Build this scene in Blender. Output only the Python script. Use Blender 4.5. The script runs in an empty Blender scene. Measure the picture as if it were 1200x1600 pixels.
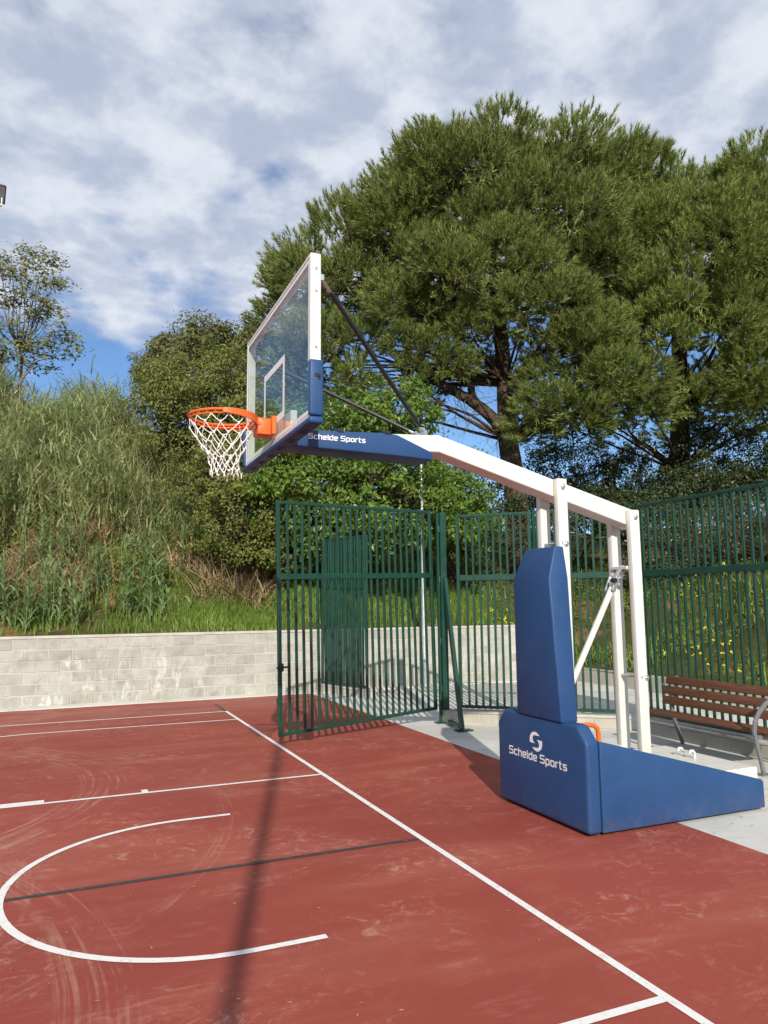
import bpy, bmesh, math, random
import numpy as np
from mathutils import Vector, Matrix
random.seed(7); RNG = np.random.default_rng(11)
sc = bpy.context.scene
COL = sc.collection
R = math.radians

# ------------------------------------------------------------------ camera
CAM = Vector((-2.5475, -5.1929, 1.7677)); YAW, PITCH, ROLL, FPX = 0.40597, 0.124135, -0.010032, 1150.88
fw = Vector((math.sin(YAW)*math.cos(PITCH), math.cos(YAW)*math.cos(PITCH), math.sin(PITCH)))
rt = Vector((math.cos(YAW), -math.sin(YAW), 0)); up = rt.cross(fw)
rt2 = math.cos(ROLL)*rt + math.sin(ROLL)*up; up2 = -math.sin(ROLL)*rt + math.cos(ROLL)*up
cd = bpy.data.cameras.new('camera'); co = bpy.data.objects.new('camera', cd); COL.objects.link(co)
m = Matrix((rt2, up2, -fw)).transposed().to_4x4(); m.translation = CAM; co.matrix_world = m
cd.sensor_fit = 'VERTICAL'; cd.sensor_height = 24; cd.lens = FPX/1600*24; cd.clip_end = 2000; cd.clip_start = .05
sc.camera = co

# ------------------------------------------------------------------ light
ELEV = R(27.3); AZ = R(17.2)
ld = Vector((math.sin(AZ)*math.cos(ELEV), math.cos(AZ)*math.cos(ELEV), -math.sin(ELEV)))
sl = bpy.data.lights.new('sun', 'SUN'); sl.energy = 4.6; sl.angle = R(0.55); sl.color = (1, .93, .82)
so = bpy.data.objects.new('sun', sl); COL.objects.link(so); so.rotation_euler = ld.to_track_quat('-Z', 'Y').to_euler()
so.location = (-10, -25, 20)
w = bpy.data.worlds.new('World'); sc.world = w; w.use_nodes = True
nt = w.node_tree; N = nt.nodes; L = nt.links; N.clear()
def wn(t, **k):
    n = N.new(t)
    for a, b in k.items(): setattr(n, a, b)
    return n
sky = wn('ShaderNodeTexSky', sky_type='NISHITA', sun_disc=False, sun_elevation=ELEV, sun_rotation=R(197.2), air_density=1.0, dust_density=.1, ozone_density=2.2)
tc = wn('ShaderNodeTexCoord'); sep = wn('ShaderNodeSeparateXYZ'); L.new(tc.outputs['Generated'], sep.inputs[0])
def mth(op, a, b=None, c=None, clamp=False):
    n = wn('ShaderNodeMath', operation=op, use_clamp=clamp)
    for i, v in enumerate((a, b, c)):
        if v is None: continue
        if isinstance(v, (int, float)): n.inputs[i].default_value = v
        else: L.new(v, n.inputs[i])
    return n.outputs[0]
zc = mth('MAXIMUM', sep.outputs[2], .04)
zp = mth('ADD', zc, .22)
cx = mth('DIVIDE', sep.outputs[0], zp); cy = mth('DIVIDE', sep.outputs[1], zp)
cmb = wn('ShaderNodeCombineXYZ'); L.new(cx, cmb.inputs[0]); L.new(cy, cmb.inputs[1]); cmb.inputs[2].default_value = 3.7
def noise(vec, scale, detail, rough, dist=0.0, loc=(0, 0, 0)):
    mp = wn('ShaderNodeMapping'); mp.inputs['Location'].default_value = loc; L.new(vec, mp.inputs[0])
    n = wn('ShaderNodeTexNoise'); n.inputs['Scale'].default_value = scale; n.inputs['Detail'].default_value = detail
    n.inputs['Roughness'].default_value = rough; n.inputs['Distortion'].default_value = dist; L.new(mp.outputs[0], n.inputs[0]); return n.outputs[0]
n1 = noise(cmb.outputs[0], 6.2, 8, .55, .1, (1.3, .4, 0))
n2 = noise(cmb.outputs[0], 1.1, 3, .5, .1, (4.1, 2.2, 0))
n3 = noise(cmb.outputs[0], 7.5, 8, .56, .15, (7.7, 1.2, 5))
def rng(v, a, b, c=0., d=1.):
    n = wn('ShaderNodeMapRange', interpolation_type='SMOOTHSTEP'); L.new(v, n.inputs[0])
    for i, q in enumerate((a, b, c, d)): n.inputs[i+1].default_value = q
    return n.outputs[0]
elevm = rng(sep.outputs[2], .22, .46, -.27, .17)          # thinner towards the horizon
dens = mth('ADD', mth('ADD', mth('MULTIPLY', n1, .55), mth('MULTIPLY', n2, .45)), elevm)
cov = rng(dens, .44, .63)
tex = rng(n3, .34, .66)
cc = wn('ShaderNodeMix', data_type='RGBA'); L.new(tex, cc.inputs[0]); cc.inputs[6].default_value = (3.75, 4.25, 5.35, 1); cc.inputs[7].default_value = (6.3, 6.55, 7.1, 1)
mx = wn('ShaderNodeMix', data_type='RGBA'); L.new(mth('MULTIPLY', cov, .93), mx.inputs[0]); tn = wn('ShaderNodeMix', data_type='RGBA', blend_type='MULTIPLY'); tn.inputs[0].default_value = 1; L.new(sky.outputs[0], tn.inputs[6]); tn.inputs[7].default_value = (.70, .85, 1.03, 1); L.new(tn.outputs[2], mx.inputs[6]); L.new(cc.outputs[2], mx.inputs[7])
bg = wn('ShaderNodeBackground'); bg.inputs[1].default_value = .11; L.new(mx.outputs[2], bg.inputs[0])
wo = wn('ShaderNodeOutputWorld'); L.new(bg.outputs[0], wo.inputs[0])
vs = sc.view_settings; vs.view_transform = 'Standard'; vs.look = 'None'; vs.exposure = 0.25; vs.gamma = 1; vs.use_curve_mapping = False
sc.render.engine = 'CYCLES'; sc.cycles.use_denoising = True
sc.cycles.max_bounces = 6; sc.cycles.diffuse_bounces = 3; sc.cycles.glossy_bounces = 3; sc.cycles.transparent_max_bounces = 12; sc.cycles.transmission_bounces = 4
sc.cycles.caustics_reflective = False; sc.cycles.caustics_refractive = False

# ------------------------------------------------------------------ materials
class NT:
    def __init__(s, name):
        s.m = bpy.data.materials.new(name); s.m.use_nodes = True; s.t = s.m.node_tree; s.t.nodes.clear()
        s.out = s.n('ShaderNodeOutputMaterial')
    def n(s, t, **k):
        q = s.t.nodes.new(t)
        for a, b in k.items(): setattr(q, a, b)
        return q
    def l(s, a, b): s.t.links.new(a, b)
    def noise(s, vec, scale, detail=5, rough=.55, dist=0):
        q = s.n('ShaderNodeTexNoise'); q.inputs['Scale'].default_value = scale; q.inputs['Detail'].default_value = detail
        q.inputs['Roughness'].default_value = rough; q.inputs['Distortion'].default_value = dist
        if vec is not None: s.l(vec, q.inputs[0])
        return q.outputs[0]
    def rng(s, v, a, b, c=0., d=1.):
        q = s.n('ShaderNodeMapRange', interpolation_type='SMOOTHSTEP'); s.l(v, q.inputs[0])
        for i, x in enumerate((a, b, c, d)): q.inputs[i+1].default_value = x
        return q.outputs[0]
    def math(s, op, a, b=None, clamp=False):
        q = s.n('ShaderNodeMath', operation=op, use_clamp=clamp)
        for i, v in enumerate((a, b)):
            if v is None: continue
            if isinstance(v, (int, float)): q.inputs[i].default_value = v
            else: s.l(v, q.inputs[i])
        return q.outputs[0]
    def mix(s, f, a, b, blend='MIX'):
        q = s.n('ShaderNodeMix', data_type='RGBA', blend_type=blend)
        for i, v in ((0, f), (6, a), (7, b)):
            if isinstance(v, (int, float)): q.inputs[i].default_value = v
            elif isinstance(v, tuple): q.inputs[i].default_value = v if len(v) == 4 else (*v, 1)
            else: s.l(v, q.inputs[i])
        return q.outputs[2]
    def pos(s): return s.n('ShaderNodeNewGeometry').outputs['Position']
    def scalevec(s, v, sx, sy, sz, rot=0):
        q = s.n('ShaderNodeMapping'); q.inputs['Scale'].default_value = (sx, sy, sz); q.inputs['Rotation'].default_value = (0, 0, rot); s.l(v, q.inputs[0]); return q.outputs[0]
    def bsdf(s, col, rough=.5, spec=.5, metal=0., bump=None, bstr=.2, bdist=.01):
        q = s.n('ShaderNodeBsdfPrincipled')
        for k, v in (('Base Color', col), ('Roughness', rough), ('Metallic', metal), ('Specular IOR Level', spec)):
            if isinstance(v, tuple): q.inputs[k].default_value = v if len(v) == 4 else (*v, 1)
            elif isinstance(v, (int, float)): q.inputs[k].default_value = v
            else: s.l(v, q.inputs[k])
        if bump is not None:
            b = s.n('ShaderNodeBump'); b.inputs['Strength'].default_value = bstr; b.inputs['Distance'].default_value = bdist
            s.l(bump, b.inputs['Height']); s.l(b.outputs[0], q.inputs['Normal'])
        s.l(q.outputs[0], s.out.inputs[0]); return q

def paint(name, col, rough=.4, var=.12, scale=6, spec=.5, metal=0., bstr=.06, dirt=None, dirtamt=.3):
    t = NT(name); p = t.pos()
    a = t.noise(p, scale, 5, .6); c = t.mix(t.rng(a, .3, .7), tuple(x*(1-var) for x in col), tuple(min(1, x*(1+var)) for x in col))
    if dirt: c = t.mix(t.math('MULTIPLY', t.rng(t.noise(p, scale*2.3, 7, .7), .52, .75), dirtamt), c, dirt)
    r = t.rng(t.noise(p, scale*3, 4, .6), .25, .75, max(.05, rough-.08), rough+.1)
    t.bsdf(c, r, spec, metal, t.noise(p, scale*25, 4, .6), bstr, .004); return t.m

M = {}
M['white'] = paint('white_paint', (.64, .62, .565), .4, .04, 5, dirt=(.40, .36, .29), dirtamt=.18)
M['steel'] = paint('galvanised_steel', (.55, .57, .58), .4, .12, 9, metal=.7)
M['chrome'] = paint('zinc_bolt', (.6, .6, .58), .3, .1, 30, metal=.9)
M['black'] = paint('black_rod', (.015, .015, .017), .35, .2, 10)
M['orange'] = paint('orange_paint', (.75, .13, .018), .38, .08, 12, dirt=(.3, .06, .02), dirtamt=.25)
def vinylmat():
    t = NT('blue_vinyl'); p = t.pos(); s = t.n('ShaderNodeSeparateXYZ'); t.l(p, s.inputs[0])
    c = t.mix(t.rng(t.noise(p, 2.5, 5, .6), .3, .7), (.0165, .054, .150), (.0195, .062, .168))
    c = t.mix(t.math('MULTIPLY', t.rng(t.noise(t.scalevec(p, 9, 9, 3), 1.5, 8, .75, .8), .55, .78), .30), c, (.05, .09, .17))
    low = t.math('MULTIPLY', t.rng(s.outputs[2], .03, .22, 1., 0.), t.rng(t.noise(p, 9, 7, .7), .35, .7))
    c = t.mix(t.math('MULTIPLY', low, .22), c, (.14, .11, .10))
    cr = t.math('ADD', t.math('MULTIPLY', t.noise(p, 3.0, 4, .5, .6), 1.0), t.math('MULTIPLY', t.noise(p, 160, 2, .5), .012))
    t.bsdf(c, t.rng(t.noise(p, 6, 5, .6), .3, .7, .42, .58), .3, 0, cr, .35, .02); return t.m
M['blue'] = vinylmat()
M['bluedk'] = paint('dark_blue_band', (.011, .034, .10), .46, .05, 3, spec=.4)
M['green'] = paint('green_paint', (.009, .047, .030), .36, .15, 4, dirt=(.03, .08, .06), dirtamt=.35)
M['greyiron'] = paint('grey_iron', (.14, .145, .15), .5, .12, 15)
M['print'] = paint('white_print', (.78, .78, .78), .5, .02, 20)
M['rope'] = paint('net_rope', (.78, .76, .70), .8, .06, 60)
M['hole'] = paint('dark_hole', (.006, .006, .008), .7, .1, 10)

def woodmat():
    t = NT('bench_wood'); p = t.pos(); oi = t.n('ShaderNodeObjectInfo').outputs['Random']
    g = t.noise(t.scalevec(p, 30, 2.2, 30), 1.6, 6, .65, .4)
    c = t.mix(t.rng(g, .3, .72), (.085, .032, .015), (.155, .062, .029))
    c = t.mix(t.math('MULTIPLY', oi, .25), c, (.13, .06, .03))
    t.bsdf(c, .5, .4, 0, g, .25, .003); return t.m
M['wood'] = woodmat()

def glassmat():
    t = NT('backboard_glass')
    tr = t.n('ShaderNodeBsdfTransparent'); tr.inputs[0].default_value = (.94, .965, .95, 1)
    gl = t.n('ShaderNodeBsdfGlossy'); gl.inputs['Roughness'].default_value = .02; gl.inputs[0].default_value = (1, 1, 1, 1)
    lw = t.n('ShaderNodeLayerWeight'); f5 = t.math('ADD', t.math('MULTIPLY', t.math('POWER', lw.outputs['Facing'], 5.0), .5), .03)
    df = t.n('ShaderNodeBsdfDiffuse'); df.inputs[0].default_value = (.6, .65, .62, 1)
    s0 = t.n('ShaderNodeMixShader'); p = t.pos()
    t.l(t.rng(t.noise(p, 7, 6, .7, .5), .45, .8, .004, .03), s0.inputs[0]); t.l(tr.outputs[0], s0.inputs[1]); t.l(df.outputs[0], s0.inputs[2])
    s1 = t.n('ShaderNodeMixShader'); t.l(f5, s1.inputs[0]); t.l(s0.outputs[0], s1.inputs[1]); t.l(gl.outputs[0], s1.inputs[2])
    t.l(s1.outputs[0], t.out.inputs[0]); return t.m
M['glass'] = glassmat()
M['glassedge'] = paint('glass_edge', (.42, .55, .48), .25, .1, 10)

def courtmat():
    t = NT('red_court_coating'); p = t.pos()
    big = t.noise(p, .35, 4, .5, .3); mid = t.noise(p, 1.6, 7, .62, .8); fine = t.noise(p, 45, 4, .6)
    c = t.mix(t.rng(big, .3, .7), (.235, .043, .029), (.290, .058, .039))
    c = t.mix(t.math('MULTIPLY', t.rng(fine, .35, .7), .18), c, (.26, .05, .04))
    # pale chalky dust in drifts and scuffs
    scf = t.noise(t.scalevec(p, 1.2, 5.5, 1, R(24)), 1.3, 8, .72, 1.2)
    dust = t.math('MULTIPLY', t.rng(mid, .46, .75), t.rng(scf, .46, .74))
    c = t.mix(t.math('MULTIPLY', dust, .62), c, (.50, .235, .175))
    sp = t.noise(t.scalevec(p, 3.2, 9, 1, R(-12)), 2.0, 9, .78, 1.8)
    spk = t.math('MULTIPLY', t.rng(sp, .60, .72), t.rng(t.noise(p, .8, 3, .5), .48, .66))
    c = t.mix(t.math('MULTIPLY', spk, .55), c, (.60, .36, .28))
    flk = t.rng(t.noise(p, 26, 3, .7, 1.0), .735, .77)
    c = t.mix(t.math('MULTIPLY', flk, .6), c, (.62, .46, .38))
    sc2 = t.noise(p, 7.5, 10, .74, 1.4); ms = t.noise(t.scalevec(p, .9, 2.2, 1, R(24)), .8, 5, .6, .5)
    c = t.mix(t.math('MULTIPLY', t.math('MULTIPLY', t.rng(sc2, .50, .68), t.rng(ms, .42, .66)), .62), c, (.52, .30, .225))
    hz = t.rng(t.noise(t.scalevec(p, .5, 1.6, 1, R(20)), .9, 5, .6, .6), .42, .72)
    c = t.mix(t.math('MULTIPLY', hz, .26), c, (.44, .17, .115))
    # tyre sweeps: brownish concentric tracks
    sx = t.n('ShaderNodeSeparateXYZ'); t.l(p, sx.inputs[0])
    def sweep(c, cx, cy, r0, r1, x0, x1, amt):
        dx = t.math('SUBTRACT', sx.outputs[0], cx); dy = t.math('SUBTRACT', sx.outputs[1], cy)
        d = t.math('SQRT', t.math('ADD', t.math('MULTIPLY', dx, dx), t.math('MULTIPLY', dy, dy)))
        d = t.math('ADD', d, t.math('MULTIPLY', t.noise(p, .7, 2, .5), .10))
        an = t.math('ARCTAN2', dy, dx); cv_ = t.n('ShaderNodeCombineXYZ'); t.l(t.math('MULTIPLY', d, 34), cv_.inputs[0]); t.l(t.math('MULTIPLY', an, 2.2), cv_.inputs[1]); cv_.inputs[2].default_value = r0
        st = t.rng(t.noise(cv_.outputs[0], 1.0, 4, .6, .15), .46, .62)
        band = t.math('MULTIPLY', t.rng(d, r0, r0+.06), t.rng(d, r1, r1+.06, 1., 0.))
        br = t.rng(t.noise(t.scalevec(p, 2, 2, 1), 1.5, 6, .7), .36, .62)
        xm = t.math('MULTIPLY', t.rng(sx.outputs[0], x0, x0+.5), t.rng(sx.outputs[0], x1-.5, x1, 1., 0.))
        f = t.math('MULTIPLY', t.math('MULTIPLY', st, band), t.math('MULTIPLY', br, xm))
        return t.mix(t.math('MULTIPLY', f, amt), c, (.40, .20, .15))
    c = sweep(c, -4.9, 3.2, 2.55, 3.05, -3.4, -1.2, .75)
    c = sweep(c, -6.4, -1.4, 3.9, 4.25, -4.2, -1.7, .6)
    c = sweep(c, -1.2, 6.4, 2.3, 2.6, -3.6, -.6, .55)
    c = sweep(c, -5.6, .2, 2.6, 3.0, -4.2, -2.2, .55)
    c = sweep(c, -5.2, 2.0, 4.0, 4.12, -3.0, -.2, .5)
    # grey-green damp dirt towards the wall
    dm = t.math('MULTIPLY', t.rng(sx.outputs[1], 5.6, 9.2), t.rng(t.noise(t.scalevec(p, .35, 2.2, 1), 1.2, 6, .62, .4), .44, .66))
    c = t.mix(t.math('MULTIPLY', dm, .55), c, (.27, .16, .125))
    rr = t.rng(mid, .3, .7, .58, .78)
    t.bsdf(c, rr, .3, 0, t.noise(p, 130, 3, .6), .22, .003); return t.m
M['court'] = courtmat()

def linemat(name, col, wear):
    t = NT(name); p = t.pos()
    f = t.math('MULTIPLY', t.rng(t.noise(p, 14, 8, .75, .8), .5, .72), wear)
    c = t.mix(f, col, (.36, .17, .13)); t.bsdf(c, .6, .3, 0, t.noise(p, 90, 3), .1, .002); return t.m
M['line'] = linemat('white_line_paint', (.74, .72, .69), .55)
M['dline'] = linemat('dark_line_paint', (.045, .045, .048), .35)

def concmat(name, a, b, stain=(.30, .28, .24), sc_=1.0, amt=.5, joints=False):
    t = NT(name); p = t.pos()
    c = t.mix(t.rng(t.noise(p, .7*sc_, 6, .6, .4), .3, .7), a, b)
    c = t.mix(t.math('MULTIPLY', t.rng(t.noise(p, 2.6*sc_, 8, .7, .6), .5, .78), amt), c, stain)
    c = t.mix(t.math('MULTIPLY', t.rng(t.noise(p, 60*sc_, 3, .6), .55, .75), .2), c, (.25, .24, .21))
    if joints:
        s = t.n('ShaderNodeSeparateXYZ'); t.l(p, s.inputs[0])
        for k, per, off in ((0, 2.5, .35), (1, 2.5, .9)):
            d = t.math('ABSOLUTE', t.math('SUBTRACT', t.math('FRACT', t.math('DIVIDE', t.math('ADD', s.outputs[k], off+50), per)), .5))
            c = t.mix(t.math('MULTIPLY', t.rng(d, .0012, .0032, 1., 0.), .6), c, (.16, .15, .13))
    t.bsdf(c, .8, .25, 0, t.noise(p, 70*sc_, 5, .65), .25, .004); return t.m
M['concrete'] = concmat('pavement_concrete', (.48, .47, .43), (.60, .59, .55), (.33, .30, .24), 1.3, .62, joints=True)
M['slab'] = concmat('foot_slab_concrete', (.54, .52, .46), (.64, .62, .56), (.24, .22, .18), 1.2, .5)
M['kerb'] = concmat('kerb_concrete', (.36, .335, .28), (.46, .43, .365), (.24, .21, .16), 2.0, .6)
M['mortar'] = concmat('mortar', (.40, .38, .33), (.50, .475, .42), (.3, .27, .22), 4, .4)

def blockmat():
    t = NT('concrete_block'); p = t.pos(); oi = t.n('ShaderNodeObjectInfo').outputs['Random']
    c = t.mix(t.rng(oi, .05, .95), (.345, .34, .305), (.425, .415, .37))
    c = t.mix(t.math('MULTIPLY', t.rng(t.math('FRACT', t.math('MULTIPLY', oi, 7.31)), .72, .95), .55), c, (.33, .33, .31))
    c = t.mix(t.math('MULTIPLY', t.rng(t.noise(p, 3.2, 8, .7, .5), .42, .70), .6), c, (.225, .205, .16))
    c = t.mix(t.math('MULTIPLY', t.rng(t.noise(p, 38, 4, .6), .5, .7), .25), c, (.23, .21, .18))
    # white lime bloom running down from the joints, heavier low and to the left
    s = t.n('ShaderNodeSeparateXYZ'); t.l(p, s.inputs[0])
    drip = t.noise(t.scalevec(p, 7, 1, 2.6), 1.0, 7, .72, .9)
    patch = t.rng(t.noise(t.scalevec(p, .7, 1, 1.5), 1.0, 5, .6), .42, .60)
    leftw = t.rng(s.outputs[0], -2.6, 1.2, 1., .28); loww = t.rng(s.outputs[2], .75, 1.15, 1., .12)
    f = t.math('MULTIPLY', t.math('MULTIPLY', t.rng(drip, .47, .66), patch), t.math('MULTIPLY', leftw, loww))
    c = t.mix(t.math('MULTIPLY', f, .78), c, (.72, .71, .66))
    damp = t.math('MULTIPLY', t.rng(s.outputs[2], .02, .5, 1., 0.), t.rng(t.noise(t.scalevec(p, 1.4, 1, 1), 1.6, 6, .65), .45, .68))
    c = t.mix(t.math('MULTIPLY', damp, .5), c, (.19, .175, .125))
    t.bsdf(c, .85, .2, 0, t.noise(p, 55, 5, .7), .5, .006); return t.m
M['block'] = blockmat()

def leafmat(name, cols, trans=.3, rough=.5, spec=.35, tcol=None):
    t = NT(name); r = t.n('ShaderNodeNewGeometry').outputs['Random Per Island']
    rp = t.n('ShaderNodeValToRGB'); t.l(r, rp.inputs[0]); e = rp.color_ramp.elements
    while len(e) < len(cols): e.new(.5)
    for i, c in enumerate(cols): e[i].position = i/(len(cols)-1); e[i].color = (*c, 1)
    big = t.noise(t.pos(), .8, 3, .5); col = t.mix(t.rng(big, .3, .7, 0., .45), rp.outputs[0], tuple(x*.72 for x in cols[0]))
    b = t.bsdf(col, rough, spec)
    tl = t.n('ShaderNodeBsdfTranslucent'); t.l(t.mix(.5, col, tcol or tuple(min(1, x*1.6) for x in cols[-1])), tl.inputs[0])
    s = t.n('ShaderNodeMixShader'); s.inputs[0].default_value = trans; t.l(b.outputs[0], s.inputs[1]); t.l(tl.outputs[0], s.inputs[2])
    t.l(s.outputs[0], t.out.inputs[0]); return t.m
M['needle'] = leafmat('pine_needles', [(0.0905, 0.1373, 0.0305), (0.1508, 0.2106, 0.0458), (0.2112, 0.2654, 0.0648), (0.3318, 0.302, 0.0991)], .13, .5, .3)
M['needle2'] = leafmat('pine_needles_yellower', [(0.1072, 0.1645, 0.0339), (0.1656, 0.2427, 0.049), (0.2533, 0.3085, 0.0716), (0.3703, 0.3394, 0.113)], .13, .5, .3)
M['leafbright'] = leafmat('bright_leaves', [(0.0661, 0.1328, 0.0161), (0.1125, 0.2024, 0.0253), (0.1653, 0.253, 0.0368), (0.238, 0.3036, 0.0575)], .36, .4, .4)
M['leafmid'] = leafmat('mid_leaves', [(0.0912, 0.128, 0.025), (0.1421, 0.1841, 0.0375), (0.203, 0.2319, 0.0531), (0.2842, 0.256, 0.0781)], .3, .45, .35)
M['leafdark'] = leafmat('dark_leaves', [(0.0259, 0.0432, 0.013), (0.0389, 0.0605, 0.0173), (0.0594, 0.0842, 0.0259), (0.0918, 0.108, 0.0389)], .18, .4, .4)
M['leafolive'] = leafmat('olive_leaves', [(0.0829, 0.1042, 0.029), (0.121, 0.1428, 0.0407), (0.1693, 0.1814, 0.0552), (0.2419, 0.21, 0.0755)], .22, .5, .3)
M['leafivy'] = leafmat('ivy_leaves', [(0.046, 0.0667, 0.0207), (0.0759, 0.1012, 0.0322), (0.115, 0.1357, 0.0483), (0.1955, 0.1725, 0.0862)], .2, .35, .5)
M['reed'] = leafmat('reed_leaves', [(0.1391, 0.208, 0.0631), (0.2228, 0.2972, 0.105), (0.3155, 0.3765, 0.1575), (0.4825, 0.4656, 0.2521)], .3, .5, .3)
M['cane'] = leafmat('cane_leaves', [(0.1051, 0.182, 0.0588), (0.1611, 0.2451, 0.084), (0.224, 0.308, 0.1191), (0.28, 0.336, 0.154)], .3, .45, .35)
M['grass'] = leafmat('grass_blades', [(0.0924, 0.1771, 0.0224), (0.154, 0.2656, 0.0364), (0.231, 0.3381, 0.056), (0.385, 0.4025, 0.119)], .35, .5, .3)
M['straw'] = leafmat('dry_straw', [(0.3025, 0.2345, 0.1286), (0.4386, 0.3402, 0.189), (0.5445, 0.4386, 0.2572), (0.363, 0.242, 0.121)], .25, .6, .2)
M['deadleaf'] = leafmat('dead_leaves', [(.12, .065, .030), (.19, .105, .048), (.26, .16, .075), (.14, .09, .05)], .2, .6, .2)
M['flower'] = leafmat('yellow_petals', [(.62, .50, .02), (.72, .60, .03)], .25)
def barkmat(name, a, b):
    t = NT(name); p = t.pos(); v = t.n('ShaderNodeTexVoronoi'); v.inputs['Scale'].default_value = 9; t.l(t.scalevec(p, 1.6, 1.6, .5), v.inputs[0])
    n = t.noise(t.scalevec(p, 3, 3, .8), 4, 7, .7, .6)
    c = t.mix(t.rng(n, .3, .7), a, b); c = t.mix(t.math('MULTIPLY', t.rng(v.outputs[0], .0, .35, 1., 0.), .5), c, tuple(x*.45 for x in a))
    t.bsdf(c, .9, .15, 0, t.math('ADD', n, v.outputs[0]), .8, .04); return t.m
M['bark'] = barkmat('pine_bark', (.055, .036, .025), (.115, .08, .058))
M['twig'] = barkmat('grey_twigs', (.13, .105, .08), (.24, .20, .155))
def soilmat():
    t = NT('bank_soil'); p = t.pos()
    c = t.mix(t.rng(t.noise(p, .9, 7, .65, .5), .3, .7), (.050, .062, .018), (.105, .105, .035))
    c = t.mix(t.rng(t.noise(p, .55, 5, .6, .6), .56, .68), c, (.25, .145, .075))
    c = t.mix(t.math('MULTIPLY', t.rng(t.noise(p, 12, 5, .7), .45, .7), .5), c, (.05, .045, .02))
    t.bsdf(c, .95, .1, 0, t.noise(p, 9, 7, .7), .9, .08); return t.m
M['soil'] = soilmat()

# ------------------------------------------------------------------ helpers
WLD = {}
def tag(o, label=None, cat=None, group=None, kind=None):
    if label: o['label'] = label
    if cat: o['category'] = cat
    if group: o['group'] = group
    if kind: o['kind'] = kind
    return o
def thing(name, label, cat, loc=(0, 0, 0), rz=0., group=None):
    o = bpy.data.objects.new(name, None); COL.objects.link(o); o.location = loc; o.rotation_euler = (0, 0, rz); o.empty_display_size = .2
    WLD[o.name] = Matrix.Translation(Vector(loc)) @ Matrix.Rotation(rz, 4, 'Z'); return tag(o, label, cat, group)
def link(name, me, mat, parent=None, loc=None, world=True):
    """world=True: mesh vertices are world coordinates and are moved into the parent's space"""
    o = bpy.data.objects.new(name, me); COL.objects.link(o)
    if mat is not None and not me.materials: me.materials.append(mat)
    if parent is not None:
        o.parent = parent; pw = WLD[parent.name]
        if world: me.transform(pw.inverted())
    if loc is not None: o.location = loc
    WLD[o.name] = (WLD[parent.name].copy() if parent is not None else Matrix.Identity(4)) @ Matrix.Translation(Vector(loc) if loc is not None else Vector((0, 0, 0)))
    return o
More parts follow.
